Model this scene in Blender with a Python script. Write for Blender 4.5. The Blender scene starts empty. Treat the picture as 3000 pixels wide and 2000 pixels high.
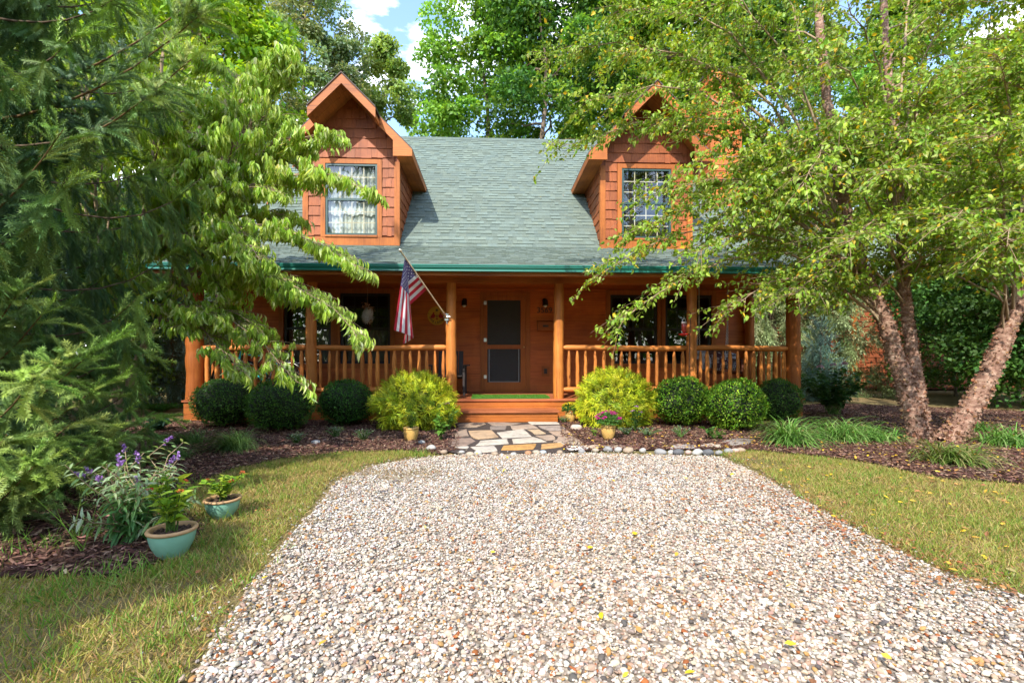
import bpy, math, random
import numpy as np
from mathutils import Vector
rnd = random.Random(7)
rng = np.random.default_rng(11)
C = bpy.context.scene.collection
PI = math.pi
# ---------------------------------------------------------------- measured camera
F = 1400.0; HY = 1055.0; EYE = 1.02; TH = math.atan(0.042); cs, sn = math.cos(TH), math.sin(TH)
def P(px, py, Y):                      # photo pixel seen on the wall plane Y
    a = (px-1500)/F; X = Y*(sn+a*cs)/(cs-a*sn); d = X*sn+Y*cs
    return (X, Y, EYE+(HY-py)*d/F)
def PX(px, Y): return P(px, HY, Y)[0]
def PZ(py, Y, px=1500): return P(px, py, Y)[2]
def G(px, py, z=0.0):                  # photo pixel seen on the ground
    d = F*(EYE-z)/(py-HY); u = (px-1500)/F*d
    return (u*cs+d*sn, d*cs-u*sn, z)
def D(px, py, d):                      # photo pixel at a distance
    u = (px-1500)/F*d
    return (u*cs+d*sn, d*cs-u*sn, EYE+(HY-py)*d/F)
# ---------------------------------------------------------------- geometry helpers
def nrm(a):
    a = np.asarray(a, float); return a/np.maximum(np.linalg.norm(a, axis=-1, keepdims=True), 1e-9)
def basis(d, n):                       # (N,3) axis -> y, (N,3) up hint -> z
    y = nrm(d); x = nrm(np.cross(y, n)); z = np.cross(x, y)
    return np.stack([x, y, z], axis=-1)
class Geo:
    def __init__(s): s.V=[]; s.L=[]; s.K=[]; s.T=[]; s.M=[]; s.n=0
    def add(s, V, Fc, tint=(1,1,1), m=0):
        V = np.asarray(V, float).reshape(-1,3)
        if isinstance(Fc, np.ndarray):
            s.L.append(Fc.reshape(-1)+s.n); s.K.append(np.full(len(Fc), Fc.shape[1])); nf = len(Fc)
        else:
            s.L.append(np.array([i for f in Fc for i in f], int)+s.n); s.K.append(np.array([len(f) for f in Fc])); nf = len(Fc)
        t = np.asarray(tint, float)
        s.T.append(np.broadcast_to(t, (len(V),3)) if t.ndim == 1 else t)
        s.M.append(np.full(nf, m)); s.V.append(V); s.n += len(V)
        return s
    def box(s, x0, x1, y0, y1, z0, z1, tint=(1,1,1), m=0):
        V = [(x,y,z) for z in (z0,z1) for y in (y0,y1) for x in (x0,x1)]
        return s.add(V, np.array([[0,2,3,1],[4,5,7,6],[0,1,5,4],[2,6,7,3],[0,4,6,2],[1,3,7,5]]), tint, m)
    def tube(s, pts, rad, sides=10, tint=(1,1,1), m=0, rough=0.0, cap=True):
        pts = np.asarray(pts, float); n = len(pts)
        rad = np.broadcast_to(np.asarray(rad, float), (n,))
        tan = nrm(np.gradient(pts, axis=0))
        ref = np.array([0,0,1.0]) if abs(tan[0][2]) < 0.9 else np.array([1.0,0,0])
        V = np.zeros((n, sides, 3)); a = np.arange(sides)*2*PI/sides
        x = nrm(np.cross(tan[0], ref))
        for i in range(n):
            x = nrm(x-tan[i]*np.dot(x, tan[i])); y = np.cross(tan[i], x)
            r = rad[i]*(1+(rng.uniform(-rough, rough, sides) if rough else 0))
            V[i] = pts[i]+(np.cos(a)*r)[:,None]*x+(np.sin(a)*r)[:,None]*y
        i, j = np.meshgrid(np.arange(n-1), np.arange(sides), indexing='ij'); j2 = (j+1)%sides
        Q = np.stack([i*sides+j, i*sides+j2, (i+1)*sides+j2, (i+1)*sides+j], -1).reshape(-1,4)
        s.add(V.reshape(-1,3), Q, tint, m)
        if cap:
            s.add(V[0], [list(range(sides))[::-1]], tint, m); s.add(V[-1], [list(range(sides))], tint, m)
        return s
    def lathe(s, prof, c=(0,0,0), sides=28, tint=(1,1,1), m=0):
        n = len(prof); a = np.arange(sides)*2*PI/sides
        V = np.array([[(c[0]+r*np.cos(t), c[1]+r*np.sin(t), c[2]+z) for t in a] for r, z in prof]).reshape(-1,3)
        i, j = np.meshgrid(np.arange(n-1), np.arange(sides), indexing='ij'); j2 = (j+1)%sides
        return s.add(V, np.stack([i*sides+j, i*sides+j2, (i+1)*sides+j2, (i+1)*sides+j], -1).reshape(-1,4), tint, m)
    def ball(s, c, r, k=2, tint=(1,1,1), m=0, noise=0.0, squash=(1,1,1)):
        V, Fc = ICO[k]; r = np.asarray(r, float)
        W = V*np.asarray(squash)
        if noise: W = W*(1+rng.uniform(-noise, noise, (len(V),1)))
        return s.add(W*r+np.asarray(c), Fc, tint, m)
    def inst(s, tv, tf, R, T, S, tint, m=0, shade=None):
        N = len(T); nv = len(tv)
        S = np.asarray(S, float); S = S[:,None,None] if S.ndim == 1 else S[:,None,:]
        W = np.einsum('nij,nvj->nvi', R, tv[None]*S)+np.asarray(T)[:,None,:]
        Fc = (tf[None]+(np.arange(N)*nv)[:,None,None]).reshape(-1, tf.shape[1])
        t = np.repeat(np.asarray(tint, float), nv, axis=0)
        if shade is not None: t = t*np.tile(shade, N)[:,None]
        return s.add(W.reshape(-1,3), Fc, t, m)
    def build(s, name, mats, parent=None, smooth=False, local=False):
        me = bpy.data.meshes.new(name)
        V = np.concatenate(s.V); L = np.concatenate(s.L); K = np.concatenate(s.K); M = np.concatenate(s.M); T = np.concatenate(s.T)
        if parent is not None and not local:
            q = parent; 
            while q is not None: V = V-np.array(q.location); q = q.parent
        me.vertices.add(len(V)); me.vertices.foreach_set('co', V.astype(np.float32).ravel())
        me.loops.add(len(L)); me.loops.foreach_set('vertex_index', L.astype(np.int32))
        me.polygons.add(len(K)); me.polygons.foreach_set('loop_start', np.concatenate([[0], np.cumsum(K)[:-1]]).astype(np.int32))
        mats = mats if isinstance(mats, (list, tuple)) else [mats]
        for q in mats: me.materials.append(q)
        me.polygons.foreach_set('material_index', M.astype(np.int32))
        me.update(calc_edges=True)
        at = me.color_attributes.new('tint', 'FLOAT_COLOR', 'POINT')
        at.data.foreach_set('color', np.concatenate([T, np.ones((len(T),1))], 1).astype(np.float32).ravel())
        me.polygons.foreach_set('use_smooth', np.full(len(K), bool(smooth)))
        o = bpy.data.objects.new(name, me); C.objects.link(o)
        if parent is not None: o.parent = parent
        return o
def _ico(k):
    import bmesh
    bm = bmesh.new(); bmesh.ops.create_icosphere(bm, subdivisions=k, radius=1.0)
    V = np.array([v.co[:] for v in bm.verts]); Fc = np.array([[v.index for v in f.verts] for f in bm.faces]); bm.free(); return V, Fc
ICO = {k: _ico(k) for k in (1,2,3,4)}
def thing(name, label, cat, loc=(0,0,0), rotz=0, group=None):
    o = bpy.data.objects.new(name, None); C.objects.link(o); o.empty_display_size = .2
    o.location = loc; o.rotation_euler = (0,0,rotz); return tag(o, label, cat, group)
def tag(o, label=None, cat=None, group=None, kind=None):
    for k, v in (('label',label),('category',cat),('group',group),('kind',kind)):
        if v: o[k] = v
    return o
def dup(root, loc, rotz=0, scale=None, label=None, group=None):
    r = root.copy(); C.objects.link(r); r.location = loc; r.rotation_euler = (0,0,rotz)
    if scale is not None: r.scale = scale
    if label: r['label'] = label
    if group: r['group'] = group
    for ch in list(root.children):
        c = ch.copy(); C.objects.link(c); c.parent = r
        for g in list(ch.children):
            d = g.copy(); C.objects.link(d); d.parent = c
    return r
def inside(poly, x, y):
    ins = np.zeros(len(x), bool); n = len(poly)
    for i in range(n):
        x0,y0 = poly[i]; x1,y1 = poly[(i+1)%n]
        c = ((y0 > y) != (y1 > y)) & (x < (x1-x0)*(y-y0)/(y1-y0+1e-12)+x0); ins ^= c
    return ins
def scatter(poly, dens):
    p = np.array(poly); lo, hi = p.min(0), p.max(0); n = int((hi-lo).prod()*dens)
    q = rng.uniform(lo, hi, (n,2)); return q[inside(poly, q[:,0], q[:,1])]
def vnoise(x, y, f, seed=0):           # smooth 2-D noise 0..1
    x = np.asarray(x)*f+seed*17.3; y = np.asarray(y)*f+seed*5.7
    i = np.floor(x); j = np.floor(y); u = x-i; v = y-j; u = u*u*(3-2*u); v = v*v*(3-2*v)
    h = lambda a, b: np.modf(np.abs(np.sin(a*127.1+b*311.7)*43758.5453))[0]
    return (h(i,j)*(1-u)+h(i+1,j)*u)*(1-v)+(h(i,j+1)*(1-u)+h(i+1,j+1)*u)*v
def palette(n, cols, w=None, jit=0.12):
    cols = np.array(cols, float); w = None if w is None else np.array(w)/np.sum(w)
    c = cols[rng.choice(len(cols), n, p=w)]
    return np.clip(c*(1+rng.normal(0, jit, (n,1)))*(1+rng.normal(0, jit*.35, (n,3))), 0.004, .9)
import zlib
def reseed(s):
    global rnd, rng
    k = zlib.crc32(s.encode()); rnd = random.Random(k); rng = np.random.default_rng(k)
# ---------------------------------------------------------------- materials
class NT:
    def __init__(s, name):
        s.m = bpy.data.materials.new(name); s.m.use_nodes = True; s.t = s.m.node_tree
        s.b = s.t.nodes['Principled BSDF']; s.out = s.t.nodes['Material Output']
    def n(s, kind, **kw):
        o = s.t.nodes.new(kind)
        for k, v in kw.items():
            if k in o.inputs: o.inputs[k].default_value = v
            else: setattr(o, k, v)
        return o
    def l(s, a, b): s.t.links.new(a, b)
    def noise(s, scale, detail=5, rough=.6, map=None, dist=0.0):
        t = s.n('ShaderNodeTexNoise'); t.inputs['Scale'].default_value = scale; t.inputs['Detail'].default_value = detail
        t.inputs['Roughness'].default_value = rough; t.inputs['Distortion'].default_value = dist
        s.l(s.coord(map), t.inputs['Vector']); return t
    def coord(s, map=None):
        if not hasattr(s, 'tc'): s.tc = s.n('ShaderNodeTexCoord')
        if map is None: return s.tc.outputs['Object']
        mp = s.n('ShaderNodeMapping'); mp.inputs['Scale'].default_value = map
        s.l(s.tc.outputs['Object'], mp.inputs['Vector']); return mp.outputs['Vector']
    def ramp(s, fac, stops):
        r = s.n('ShaderNodeValToRGB'); e = r.color_ramp.elements
        while len(e) < len(stops): e.new(.5)
        for q, (p, c) in zip(e, stops): q.position = p; q.color = (*c, 1) if len(c) == 3 else c
        s.l(fac, r.inputs['Fac']); return r.outputs['Color']
    def mul(s, a, b, mode='MULTIPLY', fac=1.0):
        x = s.n('ShaderNodeMix', data_type='RGBA', blend_type=mode); x.inputs[0].default_value = fac
        s.l(a, x.inputs[6]); s.l(b, x.inputs[7]); return x.outputs[2]
    def tint(s):
        a = s.n('ShaderNodeAttribute', attribute_name='tint'); return a.outputs['Color']
    def bump(s, h, dist=.01, strength=.6):
        b = s.n('ShaderNodeBump'); b.inputs['Distance'].default_value = dist; b.inputs['Strength'].default_value = strength
        s.l(h, b.inputs['Height']); s.l(b.outputs['Normal'], s.b.inputs['Normal'])
def plain(name, col, rough=.6, metal=0.0, spec=.4, var=.18, scale=14, bump=0.0, emit=None):
    m = NT(name); t = m.noise(scale)
    c = m.ramp(t.outputs['Fac'], [(.3, [v*(1-var) for v in col]), (.7, [min(.95, v*(1+var)) for v in col])])
    m.l(m.mul(c, m.tint()), m.b.inputs['Base Color'])
    m.b.inputs['Roughness'].default_value = rough; m.b.inputs['Metallic'].default_value = metal
    m.b.inputs['Specular IOR Level'].default_value = spec
    if bump: m.bump(t.outputs['Fac'], bump)
    return m.m
def wood(name, light, dark, grain=(1.5,30,30), rough=.55, knots=True, bump=.004, spec=.3):
    m = NT(name); g = m.noise(1.6, 8, .65, grain, .4); big = m.noise(1.3, 3, .5)
    c = m.ramp(g.outputs['Fac'], [(.28, dark), (.5, [(a+b)/2 for a, b in zip(light, dark)]), (.72, light)])
    b = m.ramp(big.outputs['Fac'], [(.3, (.78,.74,.7)), (.7, (1.12,1.1,1.06))])
    c = m.mul(c, b)
    ck = m.noise(1.1, 4, .6, tuple(q*1.7 if q > 5 else q*.6 for q in grain), .2)
    c = m.mul(c, m.ramp(ck.outputs['Fac'], [(.30,(.45,.38,.34)),(.38,(1,1,1)),(.62,(1,1,1)),(.75,(1.16,1.12,1.05))]))
    fd = m.noise(.9, 5, .65); c = m.mul(c, m.ramp(fd.outputs['Fac'], [(.32,(.70,.66,.66)),(.5,(1,1,1)),(.72,(1.14,1.16,1.24))]))
    if knots:
        v = m.n('ShaderNodeTexVoronoi'); v.inputs['Scale'].default_value = 3.2; m.l(m.coord((.55 if grain[0]<5 else 1, 1, .55 if grain[2]<5 else 1)), v.inputs['Vector'])
        k = m.ramp(v.outputs['Distance'], [(.0, (.35,.26,.22)), (.045, (.5,.4,.34)), (.08, (1,1,1))]); c = m.mul(c, k)
    m.l(m.mul(c, m.tint()), m.b.inputs['Base Color']); m.b.inputs['Roughness'].default_value = rough
    m.b.inputs['Specular IOR Level'].default_value = spec
    m.bump(g.outputs['Fac'], bump, .5); return m.m
def leafmat(name, trans=.42, rough=.45, spec=.35, gain=1.0, warm=(1.35,1.25,.5)):
    m = NT(name); t = m.tint()
    m.l(t, m.b.inputs['Base Color']); m.b.inputs['Roughness'].default_value = rough; m.b.inputs['Specular IOR Level'].default_value = spec
    tr = m.n('ShaderNodeBsdfTranslucent'); w = m.n('ShaderNodeRGB'); w.outputs[0].default_value = (*warm, 1)
    m.l(m.mul(t, w.outputs[0]), tr.inputs['Color'])
    mx = m.n('ShaderNodeMixShader'); mx.inputs[0].default_value = trans
    m.l(m.b.outputs[0], mx.inputs[1]); m.l(tr.outputs[0], mx.inputs[2]); m.l(mx.outputs[0], m.out.inputs['Surface']); return m.m
def barkmat(name, cols, scale=(9,9,2.5), bump=.02):
    m = NT(name); a = m.noise(1.6, 6, .7, scale, .6)
    c = m.ramp(a.outputs['Fac'], [(.3, cols[0]), (.48, cols[1]), (.6, cols[2]), (.75, cols[3])])
    m.l(m.mul(c, m.tint()), m.b.inputs['Base Color']); m.b.inputs['Roughness'].default_value = .85; m.b.inputs['Specular IOR Level'].default_value = .15
    m.bump(a.outputs['Fac'], bump, 1.0); return m.m
M = {}
LOGL, LOGD = (.66,.255,.055), (.40,.125,.024)
M['log_v'] = wood('peeled log, upright', LOGL, LOGD, (26,26,1.2))
M['log_h'] = wood('peeled log, lying', LOGL, LOGD, (1.2,26,26))
M['siding'] = wood('red cedar siding', (.60,.172,.032), (.40,.094,.019), (1.2,24,24), knots=False)
M['dark_siding'] = wood('darker red clapboard', (.30,.085,.03), (.19,.05,.02), (1.2,24,24), knots=False)  # darker tone of the red siding, for the outbuilding
M['trim_v'] = wood('cedar trim, upright', (.45,.145,.024), (.31,.085,.015), (22,22,1.2))
M['trim_h'] = wood('cedar trim, lying', (.45,.145,.024), (.31,.085,.015), (1.2,22,22))
M['shake'] = wood('cedar shake', (.36,.105,.026), (.24,.060,.017), (30,30,2.0), knots=False)
M['soffit'] = wood('soffit boards', (.46,.165,.035), (.31,.10,.022), (14,1.4,14), knots=True)
M['deck'] = wood('stained deck boards', (.42,.14,.055), (.27,.08,.032), (1.4,26,26))
M['shingle'] = plain('green grey shingles', (.135,.166,.138), .92, spec=.15, var=.22, scale=45, bump=.006)
M['roof_edge'] = plain('roof edge', (.09,.065,.055), .8)
M['gutter'] = plain('green painted gutter', (.015,.16,.115), .3, spec=.6, var=.05)
M['green_frame'] = plain('dark green window frame', (.03,.065,.055), .4, spec=.5)
M['black_frame'] = plain('black window frame', (.018,.014,.012), .45)
M['cream'] = plain('cream glazing bars', (.62,.52,.36), .5)
M['dark_room'] = plain('unlit room', (.022,.018,.016), .9)  # near-black colour stands in for the darkness inside the rooms
M['curtain'] = plain('white curtain cloth', (.78,.79,.72), .9, var=.05, spec=.1)
M['black'] = plain('black metal', (.012,.011,.011), .45)
M['rubber'] = plain('black rubber', (.015,.015,.016), .8)
M['steel'] = plain('bright steel', (.62,.62,.60), .3, metal=1.0)
M['chain'] = plain('galvanised chain', (.55,.52,.47), .5, metal=.6)
M['white'] = plain('white paint', (.75,.74,.70), .5)
M['cobble'] = plain('water worn stone', (.9,.9,.9), .75, var=.16, scale=18, bump=.004)
M['stone'] = plain('gravel stone', (.95,.95,.95), .8, spec=.25, var=.10, scale=40)
M['leaf'] = leafmat('broad leaf', .45, .5, .28); M['leaf_shiny'] = leafmat('glossy leaf', .38, .45, .32)
M['needle'] = leafmat('conifer needle', .12, .5, .3); M['blade'] = leafmat('grass blade', .3, .55, .25)
M['petal'] = leafmat('petal', .25, .6, .2, warm=(1.1,1,1.1)); M['dry'] = leafmat('dry leaf', .2, .7, .15)
M['birch_bark'] = barkmat('peeling birch bark', [(.12,.062,.042),(.27,.15,.105),(.43,.28,.20),(.60,.45,.35)], (7,7,13), .03)
M['bark'] = barkmat('brown bark', [(.07,.05,.035),(.16,.115,.08),(.24,.18,.13),(.34,.27,.2)], (10,10,2.5), .02)
M['smooth_bark'] = barkmat('smooth tan bark', [(.19,.13,.08),(.30,.21,.13),(.36,.27,.17),(.42,.33,.23)], (8,8,3), .008)
M['pot_teal'] = plain('turquoise glaze', (.20,.40,.29), .22, spec=.6, var=.16, scale=7)
M['pot_rim'] = plain('unglazed clay rim', (.42,.25,.12), .6, var=.2)
M['pot_tan'] = plain('ochre glaze', (.56,.34,.10), .3, spec=.5, var=.16, scale=9)
M['soil'] = plain('potting soil', (.06,.035,.022), .95, var=.5, scale=60, bump=.02)
def glass():
    m = NT('window glass'); m.t.nodes.remove(m.b)
    lw = m.n('ShaderNodeLayerWeight'); lw.inputs['Blend'].default_value = .5; pw = m.n('ShaderNodeMath', operation='POWER'); pw.inputs[1].default_value = 4.0; m.l(lw.outputs['Facing'], pw.inputs[0])
    f = m.n('ShaderNodeMath', operation='MULTIPLY_ADD'); f.inputs[1].default_value = .9; f.inputs[2].default_value = .11; m.l(pw.outputs[0], f.inputs[0])
    tr = m.n('ShaderNodeBsdfTransparent'); tr.inputs[0].default_value = (.82,.85,.83,1)
    gl = m.n('ShaderNodeBsdfGlossy'); gl.inputs['Roughness'].default_value = .015
    x = m.n('ShaderNodeMixShader'); m.l(f.outputs[0], x.inputs[0]); m.l(tr.outputs[0], x.inputs[1]); m.l(gl.outputs[0], x.inputs[2])
    m.l(x.outputs[0], m.out.inputs['Surface']); return m.m
M['glass'] = glass()
def screen():
    m = NT('insect screen'); m.b.inputs['Base Color'].default_value = (.03,.03,.032,1); m.b.inputs['Roughness'].default_value = .6
    tr = m.n('ShaderNodeBsdfTransparent'); x = m.n('ShaderNodeMixShader'); t = m.noise(3)
    r = m.ramp(t.outputs['Fac'], [(.3,(.7,.7,.7)),(.7,(.8,.8,.8))]); m.l(r, x.inputs[0])
    m.l(tr.outputs[0], x.inputs[1]); m.l(m.b.outputs[0], x.inputs[2]); m.l(x.outputs[0], m.out.inputs['Surface']); return m.m
M['screen'] = screen()
# ---------------------------------------------------------------- camera, light, sky
cam = bpy.data.cameras.new('camera'); co = bpy.data.objects.new('camera', cam); C.objects.link(co)
co.location = (0,0,EYE); co.rotation_euler = (PI/2, 0, -TH)
cam.sensor_width = 36; cam.lens = 36*F/3000; cam.shift_y = (HY-1000)/3000; cam.clip_start = .05; cam.clip_end = 2000
sc = bpy.context.scene; sc.camera = co
LD = Vector((.27,.70,-.73)).normalized()
EL = math.asin(-LD.z); AZ = math.atan2(-LD.x, -LD.y)
sun = bpy.data.lights.new('sun', 'SUN'); so = bpy.data.objects.new('sun', sun); C.objects.link(so)
so.rotation_euler = LD.to_track_quat('-Z','Y').to_euler(); so.location = (-6,-14,16)
sun.energy = 2.05; sun.angle = math.radians(.53); sun.color = (1,.955,.87)
w = bpy.data.worlds.new('World'); sc.world = w; w.use_nodes = True; wt = w.node_tree
bg = wt.nodes['Background']; bg.inputs['Strength'].default_value = .15
sky = wt.nodes.new('ShaderNodeTexSky'); sky.sky_type = 'NISHITA'; sky.sun_disc = False
sky.sun_elevation = EL; sky.sun_rotation = AZ; sky.altitude = 200; sky.air_density = 1.0; sky.dust_density = .6; sky.ozone_density = 1.6
tcw = wt.nodes.new('ShaderNodeTexCoord'); mp = wt.nodes.new('ShaderNodeMapping'); mp.inputs['Scale'].default_value = (1,1,2.6); mp.inputs['Location'].default_value = (.35,.2,.1)
nz = wt.nodes.new('ShaderNodeTexNoise'); nz.inputs['Scale'].default_value = 3.1; nz.inputs['Detail'].default_value = 8; nz.inputs['Roughness'].default_value = .55
cr = wt.nodes.new('ShaderNodeValToRGB'); cr.color_ramp.elements[0].position = .52; cr.color_ramp.elements[1].position = .63
mixw = wt.nodes.new('ShaderNodeMix'); mixw.data_type = 'RGBA'; mixw.inputs[7].default_value = (7.0,7.1,7.3,1)
wt.links.new(tcw.outputs['Generated'], mp.inputs['Vector']); wt.links.new(mp.outputs[0], nz.inputs['Vector']); wt.links.new(nz.outputs['Fac'], cr.inputs['Fac'])
wt.links.new(cr.outputs['Color'], mixw.inputs[0]); wt.links.new(sky.outputs[0], mixw.inputs[6]); wt.links.new(mixw.outputs[2], bg.inputs['Color'])
sc.view_settings.view_transform = 'Standard'; sc.view_settings.look = 'None'; sc.view_settings.exposure = 1.90; sc.view_settings.gamma = 1
sc.cycles.max_bounces = 7; sc.cycles.transparent_max_bounces = 12; sc.cycles.use_denoising = True
sc.cycles.diffuse_bounces = 4; sc.cycles.caustics_reflective = False; sc.cycles.caustics_refractive = False
# ================================================================ THE HOUSE
XL, XR = -5.26, 5.65; YW = 10.2; YP = 8.38; YD = 8.2; ZD = .35; XC = .19
YE, ZE = 7.70, 2.54; ZK = 3.43; YR, ZR = 14.5, 7.73
RX0, RX1 = XL-.42, XR+.42
house = thing('log_house', 'red cedar cabin with green shingle roof, two gabled dormers and a log porch', 'house', (XC, YW, 0))
def jt(a=.09): 
    k = 1+rnd.uniform(-a, a); return (k*(1+rnd.uniform(-.02,.02)), k, k*(1+rnd.uniform(-.03,.03)))
def lap(g, o, ud, od, z0, z1, h, rng_u, openings=(), th=.02, tint=.08, m=0):
    o, ud, od = map(np.array, (o, ud, od)); z = z0
    while z < z1-.01:
        zt = min(z+h, z1); u0, u1 = rng_u((z+zt)/2)
        segs = [(u0, u1)]
        for a, b, c, d in openings:
            if zt > c+.005 and z < d-.005:
                segs = [q for s, e in segs for q in ((s, min(e, a)), (max(s, b), e)) if q[1]-q[0] > .01]
        for s, e in segs:
            if e-s < .02: continue
            cuts = [s]
            while e-cuts[-1] > 3.2: cuts.append(cuts[-1]+rnd.uniform(1.6,3.0))
            cuts.append(e)
            for a, b in zip(cuts, cuts[1:]):
                q = lambda u, t, zz: o+ud*u+od*t+np.array([0,0,zz-o[2]])
                V = [q(a+.001,th,z),q(b-.001,th,z),q(b-.001,.004,zt),q(a+.001,.004,zt),q(a+.001,-.01,z),q(b-.001,-.01,z),q(b-.001,-.01,zt),q(a+.001,-.01,zt)]
                g.add(V, np.array([[0,1,2,3],[4,5,1,0],[4,0,3,7],[1,5,6,2],[3,2,6,7]]), jt(tint), m)
        z = zt
def shakes(g, o, ud, od, z0, z1, h, rng_u, openings=(), th=.022, m=0):
    o, ud, od = map(np.array, (o, ud, od)); z = z0
    while z < z1-.02:
        zt = min(z+h, z1+.02); u0, u1 = rng_u(z+.01); u = u0
        while u < u1-.012:
            e = min(u+rnd.choice((.09,.12,.15,.18,.22)), u1)
            if u1-e < .05: e = u1
            segs = [(u, e)]
            for a, b, c, d in openings:
                if zt > c+.02 and z < d-.02:
                    segs = [q for s, t in segs for q in ((s, min(t, a)), (max(s, b), t)) if q[1]-q[0] > .012]
            for s, t in segs:
                k = rnd.uniform(-.012,.006); T = th+rnd.uniform(-.005,.006)
                q = lambda uu, tt, zz: o+ud*uu+od*tt+np.array([0,0,zz-o[2]])
                za, zb = z+k, zt+.02
                V = [q(s+.0015,T,za),q(t-.0015,T,za),q(t-.0015,.003,zb),q(s+.0015,.003,zb),q(s+.0015,0,za),q(t-.0015,0,za),q(t-.0015,0,zb),q(s+.0015,0,zb)]
                g.add(V, np.array([[0,1,2,3],[4,5,1,0],[4,0,3,7],[1,5,6,2]]), jt(.16), m)
            u = e
        z += h
# ---- window data on the porch wall
WIN = []
for a, b in ((832,971),(997,1144),(1787,1925),(1948,2084)):
    WIN.append((PX(a,YW), PX(b,YW), .95, 2.43))
DX0, DX1 = PX(1407,YW), PX(1553,YW); DZ1 = PZ(856,YW)
opens = [(a-.0, b+.0, c, d) for a, b, c, d in WIN]+[(DX0+.1, DX1-.1, .3, DZ1-.09)]
g = Geo()
lap(g, (0,YW,0), (1,0,0), (0,-1,0), ZD, 2.72, .148, lambda z: (XL, XR), opens, th=.012)
# gable ends and back
for X, od in ((XL,-1),(XR,1)):
    lap(g, (X,YW,0), (0,1,0), (od,0,0), .1, 7.6, .16, lambda z: (0,8.6) if z < ZK else (z-ZK, 8.6-(z-ZK)), th=.02)
lap(g, (0,18.8,0), (1,0,0), (0,1,0), .1, 3.4, .16, lambda z: (XL, XR))
# backing so that no light leaks: shell behind the boards, cut at the openings
xs = sorted([XL+.02]+[v for o in opens for v in o[:2]]+[XR-.02])
for a, b in zip(xs, xs[1:]):
    mid = (a+b)/2; op = [o for o in opens if o[0] < mid < o[1]]
    if op: 
        if op[0][2] > ZD+.05: g.box(a,b,YW+.012,YW+.06,0,op[0][2])
        g.box(a,b,YW+.012,YW+.06,op[0][3],3.3)
    else: g.box(a,b,YW+.012,YW+.06,0,3.3)
wall = g.build('wall', M['siding'], house)
g = Geo()
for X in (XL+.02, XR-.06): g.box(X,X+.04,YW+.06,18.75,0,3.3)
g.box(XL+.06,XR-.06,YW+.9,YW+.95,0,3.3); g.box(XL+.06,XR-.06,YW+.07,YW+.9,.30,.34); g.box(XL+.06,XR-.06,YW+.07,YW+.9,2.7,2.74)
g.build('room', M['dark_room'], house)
g = Geo()
for X, s in ((XL,-1),(XR,1)):
    g.box(min(X+s*.025,X-s*.10),max(X+s*.025,X-s*.10),YW-.034,YW-.013,ZD+.003,2.7,jt()); g.box(min(X+s*.0,X+s*.03),max(X,X+s*.03),YW-.034,YW+.1,.1,ZK,jt())
g.box(XL+.11,XR-.11,YW-.032,YW-.016,2.56,2.69,jt())
g.build('corner_board', M['trim_v'], house)
# ---- windows
def porch_window(x0, x1, z0, z1, blind):
    g = Geo(); t = .095; y0, y1 = YW-.034, YW-.014
    g.box(x0-t,x0,y0,y1,z0-t,z1+t,jt()); g.box(x1,x1+t,y0,y1,z0-t,z1+t,jt()); g.box(x0,x1,y0+.002,y1,z1,z1+t,jt()); g.box(x0,x1,y0+.002,y1,z0-t,z0,jt())
    wn = g.build('window', M['trim_v'], house)
    g = Geo(); f = .055; y0, y1 = YW+.0, YW+.055
    g.box(x0,x0+f,y0,y1,z0,z1); g.box(x1-f,x1,y0,y1,z0,z1); g.box(x0+f,x1-f,y0,y1,z1-f,z1); g.box(x0+f,x1-f,y0,y1,z0,z0+f)
    zm = (z0+z1)/2; g.box(x0+f,x1-f,y0+.004,y1,zm-.025,zm+.025)
    for k in (1,2,3): 
        x = x0+f+(x1-x0-2*f)*k/4; g.box(x-.008,x+.008,y0+.02,y1-.014,zm+.025,z1-f)
    for k in (1,2):
        z = zm+(z1-f-zm)*k/3; g.box(x0+f,x1-f,y0+.022,y1-.016,z-.008,z+.008)
    g.build('sash', M['black_frame'], wn)
    Geo().add([(x0+f,YW+.032,z0+f),(x1-f,YW+.032,z0+f),(x1-f,YW+.032,z1-f),(x0+f,YW+.032,z1-f)], [[0,1,2,3]]).build('pane', M['glass'], wn)
    if blind:
        n = 60; xx = np.linspace(x0+f,x1-f,n); yy = YW+.13+.012*np.sin(np.arange(n)*1.1)
        V = np.array([[(x,y,z) for x, y in zip(xx,yy)] for z in (z0+.02, zm-.03)]).reshape(-1,3)
        Geo().add(V, np.array([[i,i+1,n+i+1,n+i] for i in range(n-1)])).build('curtain', plain('grey net curtain',(.16,.15,.12),.9), wn)
for i, wv in enumerate(WIN): porch_window(*wv, i < 2)
# ---- door
t = .1
g = Geo(); y0, y1 = YW-.036, YW-.014
g.box(DX0,DX0+t,y0,y1,ZD,DZ1,jt()); g.box(DX1-t,DX1,y0,y1,ZD,DZ1,jt()); g.box(DX0+t,DX1-t,y0+.002,y1,DZ1-.09,DZ1,jt()); g.box(DX0+t,DX1-t,YW-.05,YW+.05,ZD,ZD+.02,(1.2,1.1,1))
fr = g.build('door_frame', M['trim_v'], house)
g = Geo(); x0, x1 = DX0+t+.004, DX1-t-.004; z0, z1 = ZD+.028, DZ1-.096; y0, y1 = YW-.03, YW+.006
zu0, zu1 = PZ(1010,YW), PZ(880,YW); zl0, zl1 = PZ(1119,YW), PZ(1022,YW); sl, sr = .045, .10
g.box(x0,x0+sl,y0,y1,z0,z1,jt(.04)); g.box(x1-sr,x1,y0,y1,z0,z1,jt(.04)); g.box(x0+sl,x1-sr,y0+.002,y1,zu1,z1,jt(.04)); g.box(x0+sl,x1-sr,y0+.002,y1,zl1,zu0,jt(.04)); g.box(x0+sl,x1-sr,y0+.002,y1,z0,zl0,jt(.04))
door = g.build('screen_door', M['trim_v'], house)
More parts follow.
